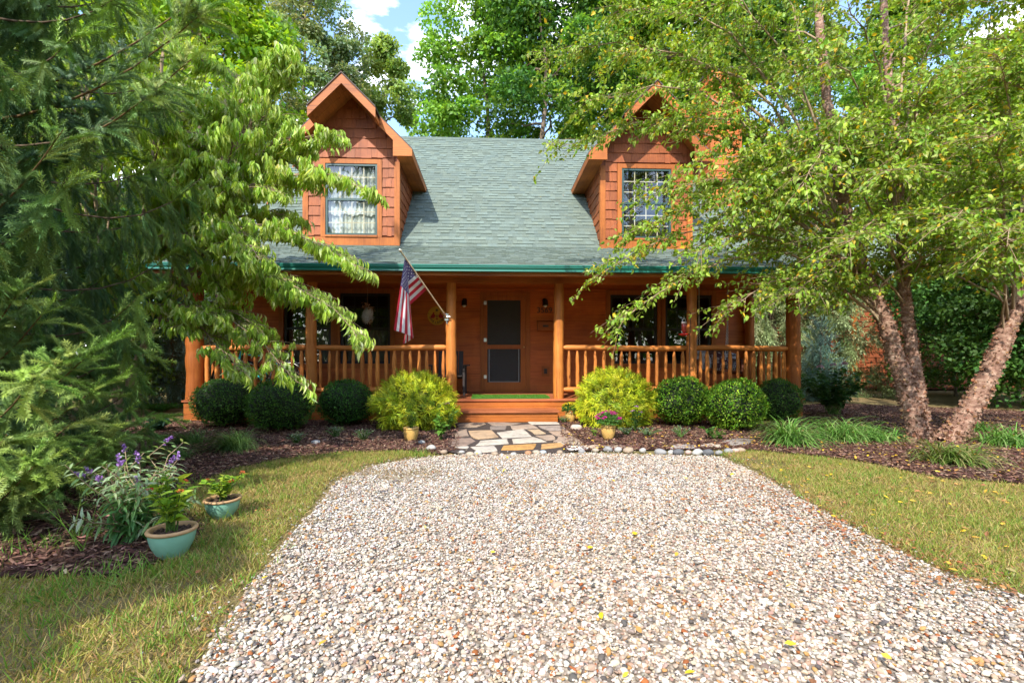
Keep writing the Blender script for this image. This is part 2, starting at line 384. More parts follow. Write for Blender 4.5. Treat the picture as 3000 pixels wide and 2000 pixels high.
g = Geo(); g.add([(x0+sl,YW-.012,zl0),(x1-sr,YW-.012,zl0),(x1-sr,YW-.012,zu1),(x0+sl,YW-.012,zu1)], [[0,1,2,3]]); g.build('screen', M['screen'], door)
g = Geo(); g.box(x0,x1,YW+.03,YW+.05,z0,z1); g.build('inner_door', plain('dark inner door',(.05,.03,.025),.5), fr)
g = Geo(); a, b = x0+sl+.04, x1-sr-.04
for q in (a, b): g.box(q-.008,q+.008,YW-.026,YW-.014,zl0+.005,zl1-.005)
g.box(a,b,YW-.024,YW-.014,zl0+.003,zl0+.019); g.build('screen_guard', plain('dull aluminium',(.22,.22,.22),.5,metal=.5), door)
for z in (PZ(888,YW), PZ(996,YW), PZ(1103,YW)):
    g = Geo(); g.box(x0-.026,x0-.003,YW-.046,YW-.0375,z-.035,z+.035); g.box(x0+.004,x0+.03,YW-.044,YW-.0315,z-.035,z+.035); g.tube([(x0,YW-.046,z-.04),(x0,YW-.046,z+.04)],.006,8); g.build('hinge', M['steel'], door)
g = Geo(); kx = PX(1534,YW); kz = PZ(1017,YW); g.tube([(kx,YW-.03,kz),(kx,YW-.06,kz)],.01,8); g.ball((kx,YW-.07,kz),.02); g.build('knob', plain('brass',(.75,.55,.25),.3,metal=.9), door, smooth=True)
# ---- porch deck
g = Geo(); y = YD; DK0, DK1 = PX(570,YP)-.11, PX(2323,YP)+.10
while y < YW-.03:
    g.box(DK0,DK1,y+.003,min(y+.142,YW-.02),ZD-.03,ZD,jt(.12)); y += .145
deck = g.build('porch_deck', M['deck'], house)
g = Geo()
for z0, z1, yy in ((.01,.115,0),(.119,.225,0),(.229,ZD-.032,0)): g.box(DK0+.02,DK1-.02,YD+.03,YD+.06,z0,z1,jt(.07))
for X in (DK0+.02, DK1-.05): g.box(X,X+.03,YD+.06,YW,.01,ZD-.032,jt())
g.build('deck_skirt', M['trim_h'], house)
# the step
sx0, sx1 = PX(1337,7.8), PX(1638,7.8)
g = Geo(); g.box(sx0+.02,sx1-.02,7.80,YD+.028,.012,.09,jt(.05)); g.box(sx0+.022,sx1-.022,7.802,YD+.028,.092,.163,jt(.05))
stp = g.build('porch_step', M['trim_h'], house)
g = Geo(); g.box(sx0,sx1,7.765,7.975,.165,.197,jt(.05)); g.box(sx0,sx1,7.98,YD+.027,.165,.197,jt(.05)); g.build('tread', M['deck'], stp)
# ---- posts and beam
def log(g, p0, p1, r0, r1, n=14, sides=14, wob=.02, ends=0.0, rough=.03, tint=(1,1,1)):
    p0, p1 = np.array(p0), np.array(p1); t = np.linspace(0,1,n)[:,None]; pts = p0+(p1-p0)*t
    ph = rnd.uniform(0,6); wv = np.sin(t[:,0]*rnd.uniform(3,7)+ph)*wob; k = np.array([1,.6,0]) if abs(p1[2]-p0[2]) > .5*np.linalg.norm(p1-p0) else np.array([0,.6,1])
    pts = pts+wv[:,None]*k; rad = np.linspace(r0,r1,n)*(1+np.array([rnd.uniform(-.05,.05) for _ in range(n)]))
    if ends:
        L = np.linalg.norm(p1-p0)
        tt = np.array([0,.02/L,.09/L]); 
        pts = np.concatenate([pts[:1]+(p1-p0)*np.array([[0]]), pts[:1]+(p1-p0)*.02/L, pts[:1]+(p1-p0)*.09/L, pts[2:-2], pts[-1:]-(p1-p0)*.09/L, pts[-1:]-(p1-p0)*.02/L, pts[-1:]])
        rad = np.concatenate([[r0*ends, r0*(ends+.15), r0], rad[2:-2], [r1, r1*(ends+.15), r1*ends]])
    g.tube(pts, rad, sides, tint, rough=rough)
POSTS = [(570,.135),(912,.092),(1322,.092),(1637,.092),(2025,.092),(2323,.120)]
PXs = [PX(p,YP) for p, r in POSTS]
for i, (X, (p, r)) in enumerate(zip(PXs, POSTS)):
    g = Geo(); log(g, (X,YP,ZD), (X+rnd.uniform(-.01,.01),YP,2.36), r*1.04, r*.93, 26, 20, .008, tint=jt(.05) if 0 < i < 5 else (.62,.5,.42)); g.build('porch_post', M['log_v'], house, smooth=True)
for X, s in ((PXs[0]-.2,1),(PXs[-1]+.16,-1)):
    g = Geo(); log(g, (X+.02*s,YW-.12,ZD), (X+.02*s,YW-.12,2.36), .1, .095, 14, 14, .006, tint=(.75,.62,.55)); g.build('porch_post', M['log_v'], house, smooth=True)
g = Geo(); g.box(RX0+.25,RX1-.25,YP-.09,YP+.09,2.36,2.535,jt(.04)); g.build('porch_beam', M['trim_h'], house)
g = Geo(); y = YE+.05
while y < YW: g.box(RX0+.2,RX1-.2,y,min(y+.10,YW),2.54 if y > YP else 2.452,2.56 if y > YP else 2.472,jt(.1)); y += .104
g.box(RX0+.2,RX1-.2,YP-.098,YP-.094,2.46,2.56)
g.build('porch_ceiling', M['trim_h'], house)
# ---- railings
def railing(X0, X1, n, axis='x', y=YP):
    e = 1 if axis == 'x' else 0
    pt = (lambda a, z: (a, y, z)) if axis == 'x' else (lambda a, z: (y, a, z))
    m = M['log_h'] if axis == 'x' else wood('peeled log, receding', LOGL, LOGD, (26,1.2,26))
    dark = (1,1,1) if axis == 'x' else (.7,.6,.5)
    g = Geo(); log(g, pt(X0-.03, ZD+.885), pt(X1+.03, ZD+.885), .047, .051, 22, 14, .008, .45, tint=dark)
    r = g.build('porch_railing', m, house, smooth=True)
    g = Geo(); log(g, pt(X0-.02, ZD+.16), pt(X1+.02, ZD+.16), .045, .045, 22, 14, .006, .6, tint=dark); g.build('bottom_rail', m, r, smooth=True)
    for k in range(n):
        a = X0+(X1-X0)*(k+.55)/n+rnd.uniform(-.012,.012); q = rnd.uniform(.026,.039)
        g = Geo(); z0, z1 = ZD+.185, ZD+.835
        pts = [pt(a+rnd.uniform(-.004,.004), z) for z in np.linspace(z0,z1,9)]
        rad = q*np.array([.62,.92,1,1.03,1,.98,.97,.86,.5])*(1+rng.uniform(-.05,.05,9))
        tn = np.array(jt(.22))*np.array(dark); g.tube(pts, rad, 10, tn, rough=.03); g.build('baluster', M['log_v'], r, smooth=True)
NB = [11,16,0,14,12]
for i in range(5):
    if NB[i]: railing(PXs[i]+POSTS[i][1]-.01, PXs[i+1]-POSTS[i+1][1]+.01, NB[i])
railing(YP+.12, YW-.1, 9, 'y', PXs[0]-.12); railing(YP+.12, YW-.1, 9, 'y', PXs[-1]+.1)
# ---- roof
RM = [M['shingle'], M['roof_edge']]
g = Geo()
def slab(g, a, b, c, d, th, m=0, tint=(1,1,1)):   # a,b,c,d counter-clockwise from above, th downwards along z
    V = np.array([a,b,c,d], float); W = V-np.array([0,0,th])
    g.add(np.concatenate([V,W]), np.array([[0,1,2,3],[7,6,5,4],[0,4,5,1],[1,5,6,2],[2,6,7,3],[3,7,4,0]]), tint, m)
def shingles(g, y0, z0, y1, z1, x0, x1):
    L = math.hypot(y1-y0, z1-z0); dy, dz = (y1-y0)/L, (z1-z0)/L; ny, nz_ = -dz, dy; r = .138; k = 0
    while k*r < L-.01:
        s0, s1 = k*r, min(k*r+r*1.02, L); x = x0-rnd.uniform(0,.2)
        base = rnd.uniform(.93,1.05)
        while x < x1:
            e = x+rnd.choice((.09,.12,.15,.18,.22)); up = rnd.random() < .5; h = (.016 if up else .005)+rnd.uniform(0,.002)
            a, b = max(x,x0), min(e,x1)
            if b-a > .01:
                q = lambda X, s, hh: (X, y0+dy*s+ny*hh, z0+dz*s+nz_*hh)
                V = [q(a,s0-(.012 if up else 0),h),q(b,s0-(.012 if up else 0),h),q(b,s1,.002),q(a,s1,.002),q(a,s0-(.012 if up else 0),0),q(b,s0-(.012 if up else 0),0)]
                tv = base*(rnd.uniform(.94,1.12) if up else rnd.uniform(.80,1.0)); w_ = rnd.uniform(-.04,.04)
                g.add(V, [[0,1,2,3],[4,5,1,0],[4,0,3],[1,5,2]], (tv*(1+w_*.6),tv,tv*(1-w_)), 0)
            x = e
        k += 1
slab(g, (RX0,YE,ZE-.004),(RX1,YE,ZE-.004),(RX1,YW,ZK-.004),(RX0,YW,ZK-.004), .07, 0)
slab(g, (RX0,YW,ZK-.004),(RX1,YW,ZK-.004),(RX1,YR,ZR-.004),(RX0,YR,ZR-.004), .12, 0)
slab(g, (RX0,YR,ZR-.004),(RX1,YR,ZR-.004),(RX1,18.95,ZR-4.45),(RX0,18.95,ZR-4.45), .12, 0)
shingles(g, YE, ZE, YW, ZK, RX0, RX1); shingles(g, YW, ZK, YR, ZR, RX0, RX1)
roof = g.build('roof', RM, house)
g = Geo()
for i in range(42):
    x = RX0+(RX1-RX0)*i/42; g.add([(x,YR-.14,ZR-.125),(x+.285,YR-.14,ZR-.125),(x+.285,YR,ZR+.022),(x,YR,ZR+.022),(x+.285,YR+.14,ZR-.125),(x,YR+.14,ZR-.125)],[[0,1,2,3],[3,2,4,5]], np.array(jt(.08))*.8)
g.build('ridge_cap', M['shingle'], roof)
for X in (RX0-.025, RX1):
    g = Geo(); slab(g,(X,YE,ZE-.012),(X+.025,YE,ZE-.012),(X+.025,YW,ZK-.012),(X,YW,ZK-.012),.2); slab(g,(X,YW,ZK-.012),(X+.025,YW,ZK-.012),(X+.025,YR,ZR-.012),(X,YR,ZR-.012),.25); slab(g,(X,YR,ZR-.012),(X+.025,YR,ZR-.012),(X+.025,18.95,ZR-4.46),(X,18.95,ZR-4.46),.25)
    g.build('rake_board', M['trim_h'], house)
# gutter: K-profile swept along the eave
prof = [(YE-.005,ZE-.012),(YE-.118,ZE-.006),(YE-.118,ZE-.026),(YE-.108,ZE-.032),(YE-.108,ZE-.050),(YE-.094,ZE-.060),(YE-.085,ZE-.085),(YE-.088,ZE-.104),(YE-.02,ZE-.108),(YE+.0,ZE-.108)]
g = Geo(); n = len(prof); V = [(x,y,z) for x in (RX0+.02,RX1-.02) for y, z in prof]
g.add(V, [[i,i+1,n+i+1,n+i] for i in range(n-1)]+[list(range(n))[::-1],[n+i for i in range(n)]]); g.build('gutter', M['gutter'], house)
g = Geo(); g.box(RX0+.02,RX1-.02,YE+.002,YE+.03,ZE-.16,ZE-.075,jt()); g.build('fascia', M['trim_h'], house)
# ---- dormers
def dormer(xc, curtain):
    hw, he, zr, zs = .98, 1.317, 6.68, 5.20; ze = zr-he; yf, yp_ = 9.86, 9.50; hp = .66
    wz0, wz1, ww = 3.645, 5.15, .54
    op = [(-ww-.1, ww+.1, 3.4, wz1+.1)]
    g = Geo()
    shakes(g, (xc,YW,0), (1,0,0), (0,-1,0), 3.645, 6.45, .205, lambda z: (-min(hw-.085, 6.42-z), min(hw-.085, 6.42-z)), op)
    for s in (-1,1): shakes(g, (xc+s*hw,YW,0), (0,1,0), (s,0,0), 3.46, 5.2, .205, lambda z: (.085, max(.09, z-ZK+.25)), th=.02)
    # solid core behind the shakes
    for s in (-1,1): g.box(xc+(-hw if s < 0 else ww), xc+(-ww if s < 0 else hw), YW+.004, YW+.06, 3.3, 5.2)
    g.box(xc-ww, xc+ww, YW+.004, YW+.06, 3.3, wz0); g.box(xc-ww, xc+ww, YW+.004, YW+.06, wz1, 5.2)
    g.add([(xc-hw,YW+.01,5.2),(xc+hw,YW+.01,5.2),(xc+hw,YW+.01,zr-hw-.06),(xc,YW+.01,zr-.1),(xc-hw,YW+.01,zr-hw-.06)],[[0,1,2,3,4]])
    for s in (-1,1): g.box(xc+s*hw-(.05 if s > 0 else -.004), xc+s*hw+(-.004 if s > 0 else .05), YW+.01, YW+2.0, 3.2, 5.2)
    dm = g.build('dormer', M['shake'], house)
    g = Geo()
    for s in (-1,1):
        a, b = sorted((xc+s*(hw+.027), xc+s*(hw-.085))); g.box(a,b,YW-.034,YW-.002,3.40,5.2,jt(.05)); a, b = sorted((xc+s*(hw+.025), xc+s*(hw+.001))); g.box(a,b,YW,YW+.085,3.42,5.2,jt(.05))
    g.box(xc-hw+.086, xc+hw-.086, YW-.036, YW-.002, 3.40, wz0-.045, jt(.05))
    g.build('corner_board', M['trim_v'], dm)
    # roof slabs
    g = Geo()
    yb = lambda z: YW+(z-ZK)+.12
    for s in (-1,1):
        def q(ax, y): return (xc+s*ax, y, zr-ax)
        def sl(a0, a1, y0, yb0, yb1, th, m):
            v = [q(a0,y0), q(a1,y0), q(a1,yb1), q(a0,yb0)]
            if s < 0: v = v[::-1]
            slab(g, *v, th, m)
        sl(0, he, yf, yb(zr), yb(ze), .028, 1); sl(0, hp, yp_-.02, yf, yf, .028, 1)
    drf = g.build('dormer_roof', [M['shingle'], M['roof_edge']], dm)
    g = Geo()
    for s in (-1,1):
        def q(ax, y, dz): return (xc+s*ax, y, zr-ax-dz)
        for a0, a1, y0, y1 in ((0,hp,yp_+.03,yf+.02),(0,he-.03,yf+.03,YW+.1)):
            n = 5; ys = np.linspace(y0,y1,n)
            for i in range(n-1):
                v = [q(a0,ys[i]+.002,.032),q(a1,ys[i]+.002,.032),q(a1,ys[i+1],.032),q(a0,ys[i+1],.032)]
                slab(g, *(v if s > 0 else v[::-1]), .10, 0, jt(.1))
        a, b = sorted((xc+s*(hw+.02), xc+s*(he-.025)))
        for i in range(16):
            y0 = yf+.03+i*.14; g.box(a,b,y0+.002,y0+.139,zs,zs+.02,jt(.08))
    g.build('soffit', M['soffit'], dm)
    g = Geo()
    def plate(g, pts, y0, y1):
        n = len(pts); V = [(xc+x,y,z) for y in (y0,y1) for x, z in pts]
        g.add(V, [list(range(n)),[n+i for i in range(n)][::-1]]+[[i,(i+1)%n,n+(i+1)%n,n+i] for i in range(n)][::1], jt(.05))
    for s in (-1,1):
        g = Geo(); c = zr-.03
        lo = [(.0,c-.001),(hp,c-hp),(hp,c-hp-.20),(0,c-.20)]
        plate(g, [(s*x,z) for x, z in lo] if s > 0 else [(s*x,z) for x, z in lo][::-1], yp_, yp_+.035)
        up = [(hp-.1,c-hp+.1),(he,c-he),(he,zs-.002),(hw-.05,zs-.002),(hw-.05,c-hw+.05-.2),(hp-.1,c-hp+.1-.2)]
        plate(g, [(s*x,z) for x, z in up] if s > 0 else [(s*x,z) for x, z in up][::-1], yf, yf+.035)
        # prow end and eave fascia
        a, b = sorted((xc+s*hp, xc+s*(hp-.03))); g.box(a,b,yp_+.036,yf-.001,c-hp-.19,c-hp-.0,jt(.05))
        a, b = sorted((xc+s*he, xc+s*(he-.025))); g.box(a,b,yf+.036,yb(ze),zs-.002,ze-.03,jt(.05))
        g.build('rake_board', M['trim_h'], dm)
    # window: its own part of the house
    x0, x1 = xc-ww, xc+ww; t = .095
    g = Geo(); ya, yb_ = YW-.038, YW-.006
    g.box(x0-t,x0,ya,yb_,wz0-.04,wz1+t,jt(.05)); g.box(x1,x1+t,ya,yb_,wz0-.04,wz1+t,jt(.05)); g.box(x0,x1,ya+.002,yb_,wz1,wz1+t,jt(.05)); g.box(x0,x1,ya-.02,yb_,wz0-.04,wz0,jt(.05))
    wn = g.build('dormer_window', M['trim_v'], house)
    g = Geo(); f = .045; y0, y1 = YW-.022, YW+.05; zm = 4.40
    g.box(x0,x0+f,y0,y1,wz0,wz1); g.box(x1-f,x1,y0,y1,wz0,wz1); g.box(x0+f,x1-f,y0,y1,wz1-f,wz1); g.box(x0+f,x1-f,y0,y1,wz0,wz0+f); g.box(x0+f,x1-f,y0+.004,y1,zm-.024,zm+.024)
    g.build('sash', M['green_frame'], wn)
    g = Geo()
    for lo, hi in ((wz0+f,zm-.024),(zm+.024,wz1-f)):
        for k in (1,2,3): x = x0+f+(x1-x0-2*f)*k/4; g.box(x-.010,x+.010,YW+.012,YW+.024,lo,hi)
        for k in (1,2): z = lo+(hi-lo)*k/3; g.box(x0+f,x1-f,YW+.013,YW+.023,z-.010,z+.010)
    g.build('glazing_bars', M['cream'], wn)
    Geo().add([(x0+f,YW+.004,wz0+f),(x1-f,YW+.004,wz0+f),(x1-f,YW+.004,wz1-f),(x0+f,YW+.004,wz1-f)],[[0,1,2,3]]).build('pane', M['glass'], wn)
    g = Geo(); g.box(x0-.02,x1+.02,YW+.19,YW+.20,wz0-.02,wz1+.02); g.build('room', M['dark_room'], wn)  # flat dark sheet standing in for the unlit room behind the glass
    if curtain:
        g = Geo(); n = 90
        xx = np.linspace(x0+.03,x1-.03,n); yy = YW+.12+.018*np.sin(np.arange(n)*.75)
        for z0, z1, sg in ((wz0+.0,zm-.09,.03),(zm-.30,zm+.0,.012),(zm+.02,wz1,.0)):
            top = z1-sg*(1+np.cos(np.arange(n)*2*PI/30)); yo = 0 if z0 < wz0+.1 else .03
            V = [(x,y-yo,z0+(.025*np.cos(i*2*PI/30) if z0 > wz0+.1 and z0 < zm else 0)) for i, (x,y) in enumerate(zip(xx,yy))]+[(x,y-yo,tz) for x,y,tz in zip(xx,yy,top)]
            g.add(V, np.array([[i,i+1,n+i+1,n+i] for i in range(n-1)]), (.80,.80,.78) if z0 < zm else (.50,.51,.48))
        g.build('curtain', M['curtain'], wn)
dormer(-2.951, True); dormer(3.331, False)
# ---- chimney chase on the right gable
g = Geo(); cx0, cx1, cy0, cy1 = 5.42, 6.13, 11.6, 12.5
for (o, ud, od, L) in (((cx0,cy0,0),(1,0,0),(0,-1,0),cx1-cx0),((cx0,cy0,0),(0,1,0),(-1,0,0),cy1-cy0),((cx1,cy0,0),(0,1,0),(1,0,0),cy1-cy0),((cx0,cy1,0),(1,0,0),(0,1,0),cx1-cx0)):
    lap(g, o, ud, od, 4.2, 8.2, .15, lambda z: (0,L), th=.022, tint=.06)
g.box(cx0+.01,cx1-.01,cy0+.01,cy1-.01,4.2,8.18)
chm = g.build('chimney', M['siding'], house)
g = Geo(); g.box(cx0-.05,cx1+.05,cy0-.05,cy1+.05,8.2,8.26); g.tube([(5.78,12.05,8.26),(5.78,12.05,8.6)],.11,14); g.build('chimney_cap', M['roof_edge'], chm)
g = Geo()
for X in (cx0,cx1):
    for Y in (cy0,cy1): g.box(X-.04,X+.04,Y-.04,Y+.04,4.3,8.199,jt())
g.build('corner_board', M['trim_v'], chm)
# ---- house number, outlet
def text_mesh(s, size, ext=.006, bold=0.0):
    cu = bpy.data.curves.new('text', 'FONT'); cu.body = s; cu.size = size; cu.extrude = ext; cu.align_x = 'CENTER'; cu.align_y = 'CENTER'; cu.offset = bold
    ob = bpy.data.objects.new('text', cu); C.objects.link(ob); bpy.context.view_layer.update()
    me = ob.evaluated_get(bpy.context.evaluated_depsgraph_get()).to_mesh()
    V = np.array([v.co[:] for v in me.vertices]); Fc = [list(p.vertices) for p in me.polygons]
    ob.to_mesh_clear(); bpy.data.objects.remove(ob); bpy.data.curves.remove(cu); return V, Fc
def put_text(g, s, size, c, tint=(1,1,1), m=0, rot=0, bold=0.0, sx=1.0):   # stands on a wall facing -Y
    V, Fc = text_mesh(s, size, .004, bold); V = V*np.array([sx,1,1]); a = math.cos(rot), math.sin(rot)
    W = np.stack([c[0]+V[:,0]*a[0]-V[:,1]*a[1], c[1]-V[:,2], c[2]+V[:,0]*a[1]+V[:,1]*a[0]], 1); g.add(W, Fc, tint, m)
g = Geo(); put_text(g, '3569', .165, (PX(1595,YW), YW-.022, PZ(909,YW)), bold=.0005, sx=1.02); g.build('house_number', M['black'], house)
g = Geo(); X, Y, Z = P(1598,1087,YW); g.box(X-.085,X+.085,YW-.022,YW-.01,Z-.11,Z+.11,(.9,.9,.9)); ob = g.build('outlet_block', M['trim_h'], house)
g = Geo(); g.box(X-.035,X+.035,YW-.034,YW-.023,Z-.055,Z+.055); g.box(X-.02,X+.02,YW-.037,YW-.035,Z+.008,Z+.035,(.4,.4,.4)); g.box(X-.02,X+.02,YW-.037,YW-.035,Z-.035,Z-.008,(.4,.4,.4)); g.build('outlet', plain('brown outlet',(.05,.035,.03),.4), ob)
# ================================================================ THINGS ON THE PORCH
def wall_lamp(px, py, label):
    X, Y, Z = P(px, py, YW-.02); t = thing('wall_lamp', label, 'lamp', (X,YW-.02,Z), group='porch wall lamps')
    g = Geo(); g.lathe([(0,.02),(.05,.02),(.055,.0)],sides=16); V = g.V[0]; g.V[0] = np.stack([V[:,0],-V[:,2],V[:,1]+.06],1); g.tube([(0,0,.06),(0,-.07,.085),(0,-.1,.07)],.012,8); g.build('bracket', M['black'], t, True, True)
    g = Geo(); g.lathe([(0.012,.075),(.04,.07),(.056,.04),(.062,-.05),(.066,-.055),(.058,-.05),(.052,.03),(.0,.055)],(0,-.1,0),20); g.build('shade', M['black'], t, True, True)
    g = Geo(); g.ball((0,-.1,-.052),.042,2); g.build('bulb', M['white'], t, True, True)
wall_lamp(1361, 889, 'small black wall lamp to the left of the screen door')
wall_lamp(1596, 889, 'small black wall lamp above the house number')
# wall mailbox
X, Y, Z = P(1597, 955, YW-.014); t = thing('mailbox', 'flat wooden wall mailbox below the house number', 'mailbox', (X,YW-.014,Z-.1))
g = Geo(); g.box(-.17,.17,-.10,-.002,0,.17,(.85,.8,.8)); g.build('box', M['trim_h'], t, local=True)
g = Geo(); g.add([(-.18,-.115,.165),(.18,-.115,.165),(.18,-.001,.205),(-.18,-.001,.205),(-.18,-.115,.18),(.18,-.115,.18),(.18,-.001,.22),(-.18,-.001,.22)], np.array([[3,2,1,0],[4,5,6,7],[0,1,5,4],[1,2,6,5],[3,7,6,2],[0,4,7,3]])); g.build('lid', M['trim_h'], t, local=True)
g = Geo(); g.box(-.06,.06,-.106,-.1005,.075,.115); g.build('name_plate', M['black'], t, local=True)
# round welcome sign
X, Y, Z = P(1280, 924.6, YW-.03); t = thing('welcome_sign', 'round yellow welcome sign painted with two red birds, a heart and a star', 'sign', (X,YW-.013,Z))
R_ = .197; g = Geo(); a = np.linspace(0,2*PI,49)[:-1]
V = [(R_*math.cos(q),y,R_*math.sin(q)) for y in (-.016,0) for q in a]; g.add(V, [[i,(i+1)%48,48+(i+1)%48,48+i] for i in range(48)]+[list(range(48))]); g.build('board', plain('yellow sign paint',(.60,.34,.03),.6), t, local=True)
blk = plain('dark paint',(.03,.03,.022),.7); red = plain('red paint',(.33,.02,.015),.7)
def poly(g, pts, y, tint=(1,1,1)): g.add([(x,y,z) for x, z in pts]+[(x,y+.004,z) for x, z in pts], [list(range(len(pts)))]+[[i,i+len(pts),(i+1)%len(pts)+len(pts),(i+1)%len(pts)] for i in range(len(pts))], tint)
g = Geo(); yy = -.0185
for k in range(8):
    q = PI/2+k*PI/4; poly(g, [(0,.118),(.016*math.cos(q-.39),.118+.016*math.sin(q-.39)),(.042*math.cos(q),.118+.042*math.sin(q)),(.016*math.cos(q+.39),.118+.016*math.sin(q+.39))], yy)
for (x0,z0,x1,z1) in ((-.03,-.02,.035,-.02),(0,-.045,0,.03),(0,-.01,-.03,.01),(0,-.01,.03,.01),(-.17,.02,-.175,.06),(-.165,-.02,-.16,-.05)):
    d = np.array([x1-x0,z1-z0]); d = d/np.linalg.norm(d)*.004; poly(g, [(x0-d[1],z0+d[0]),(x0+d[1],z0-d[0]),(x1+d[1],z1-d[0]),(x1-d[1],z1+d[0])], yy)
for i, ch in enumerate('WELKOM'):
    q = math.radians(-90+(i-2.5)*21); put_text(g, ch, .062, (.145*math.cos(q), yy, .145*math.sin(q)), rot=(q+PI/2), bold=.001)
g.build('lettering', blk, t, local=True)
for s in (-1,1):
    g = Geo(); B = [(.03,.0),(.045,-.035),(.075,-.055),(.115,-.045),(.15,-.07),(.135,-.035),(.125,.0),(.1,.03),(.085,.045),(.085,.068),(.065,.075),(.045,.066),(.06,.055),(.058,.03),(.04,.02)]
    poly(g, [(s*x*1.0,z) for x, z in (B if s > 0 else B[::-1])], yy-.001); g.build('bird', red, t, local=True)
g = Geo(); poly(g, [(0,-.088),(-.022,-.062),(-.018,-.05),(-.008,-.05),(0,-.058),(.008,-.05),(.018,-.05),(.022,-.062)], yy-.001); g.build('heart', red, t, local=True)
# doormat
x0, y0 = P(1380,1166,8.25)[0], 8.30; x1 = P(1612,1166,8.25)[0]
mat_ = tag(Geo().box(x0,x1,y0,8.98,ZD+.001,ZD+.018).build('doormat', plain('green turf mat',(.05,.13,.018),.9,var=.3,scale=60)), 'bright green artificial turf doormat in front of the screen door', 'doormat')
g = Geo(); n = 9000; T = np.stack([rng.uniform(x0,x1,n), rng.uniform(y0,8.98,n), np.full(n,ZD+.018)],1); d = nrm(rng.normal(0,.5,(n,3))+[0,0,1])
g.inst(np.array([[-.0035,0,0],[.0035,0,0],[0,.024,0]]), np.array([[0,1,2]]), basis(d, rng.normal(0,1,(n,3))), T, rng.uniform(.7,1.2,n), palette(n,[(.09,.24,.025),(.12,.30,.035),(.07,.19,.02)])); o = g.build('turf_pile', M['blade']); o.parent = mat_
# ---- flag on its pole
pole0 = np.array(P(1308,928,8.235)); tip = np.array(P(1175.5,737.5,7.33))
t = thing('flag_set', 'American flag hanging from an angled pole on the porch post beside the welcome sign', 'flag', tuple(pole0))
dv = (tip-pole0)/np.linalg.norm(tip-pole0)
g = Geo(); g.tube([pole0+dv*.02, tip],[.0125,.0115],12); g.build('pole', plain('pale wooden pole',(.62,.47,.30),.5), t, True)
g = Geo(); g.tube([tip-dv*.09,tip],[.014,.014],12); g.tube([tip,tip+dv*.02],[.016,.026],12); g.ball(tip+dv*.03,.027,2,squash=(1,1,.8)); g.build('finial', plain('brass finial',(.78,.70,.52),.25,metal=.7), t, True)
g = Geo(); g.box(pole0[0]-.03,pole0[0]+.03,8.26,8.285,pole0[2]-.06,pole0[2]+.06); g.tube([pole0+[.0,.03,-.01],pole0+dv*.11],[.024,.018],12); g.tube([pole0+[-.05,0,0],pole0+[.06,.0,.0]],.012,8); g.tube([pole0+[0,.03,-.06],pole0+[.01,.02,-.12]],.008,6); g.build('bracket', M['steel'], t)
def zp(zx, zy): return (1100+zx/4.48, 700+zy/4.48)
Ptip, Pb = np.array(zp(380,238)), np.array(zp(682,655))
def lin(tab, s):
    k = [a for a, b in tab]; return np.array([np.interp(s, k, [b[i] for a, b in tab]) for i in range(len(tab[0][1]))])
FT = [(0,(384,250)),(.25,(404,395)),(.54,(428,560)),(1,(452,868))]
ET = [(0,(238,1192)),(.25,(352,1228)),(.52,(492,1284)),(.6,(497,1300)),(.78,(425,1345)),(1,(362,1382))]
def ypole(px): return np.interp(px, [1175.5,1308], [7.33,8.235])
def flag_pt(s, t_):
    H = Ptip+(Pb-Ptip)*s; yh = ypole(H[0])+.0; tf = .03+.29*s
    Fp = np.array(zp(*lin(FT, s))); E = np.array(zp(*lin(ET, s)))
    yF = yh-.02; back = max(0, s-.5)
    if t_ < tf:
        k = t_/tf; q = H+(Fp-H)*k; y = yh+(yF-yh)*k+.03*math.sin(PI*k)*math.sin(9*s)+.012*math.sin(14*s+3*k)
    else:
        k = (t_-tf)/(1-tf); q = Fp+(E-Fp)*k; y = yF+(.07*min(1,back*6) if back else -.0)*min(1,k*3)+.022*math.sin(11*s+2.2*k)*k+.012*math.sin(23*s+5*k)-.04*k*(1-s)
    return np.array(P(q[0], q[1], y))
NS, NTt = 39, 60
V = np.array([[flag_pt(i/NS, j/NTt) for j in range(NTt+1)] for i in range(NS+1)])
g = Geo(); Q = []; MI = []
for i in range(NS):
    for j in range(NTt):
        Q.append([i*(NTt+1)+j,(i+1)*(NTt+1)+j,(i+1)*(NTt+1)+j+1,i*(NTt+1)+j+1]); st = i*13//NS
        MI.append(2 if (st < 7 and j < NTt*.4) else (0 if st%2 == 0 else 1))
g.add(V.reshape(-1,3), np.array(Q)); g.M[-1] = np.array(MI)
def cloth(n, c): 
    m = leafmat(n, .3, .6, .3, warm=(1,1,1)); bp = m.node_tree.nodes['Principled BSDF']; bp.inputs['Sheen Weight'].default_value = .2
    r = m.node_tree.nodes.new('ShaderNodeRGB'); r.outputs[0].default_value = (*c,1)
    for l in list(m.node_tree.links):
        if l.from_node.type == 'ATTRIBUTE': 
            s_ = l.to_socket; m.node_tree.links.new(r.outputs[0], s_)
    return m
fl = g.build('flag', [cloth('red cloth',(.50,.012,.035)), cloth('white cloth',(.78,.76,.76)), cloth('blue cloth',(.11,.085,.20))], t, True)
g = Geo()
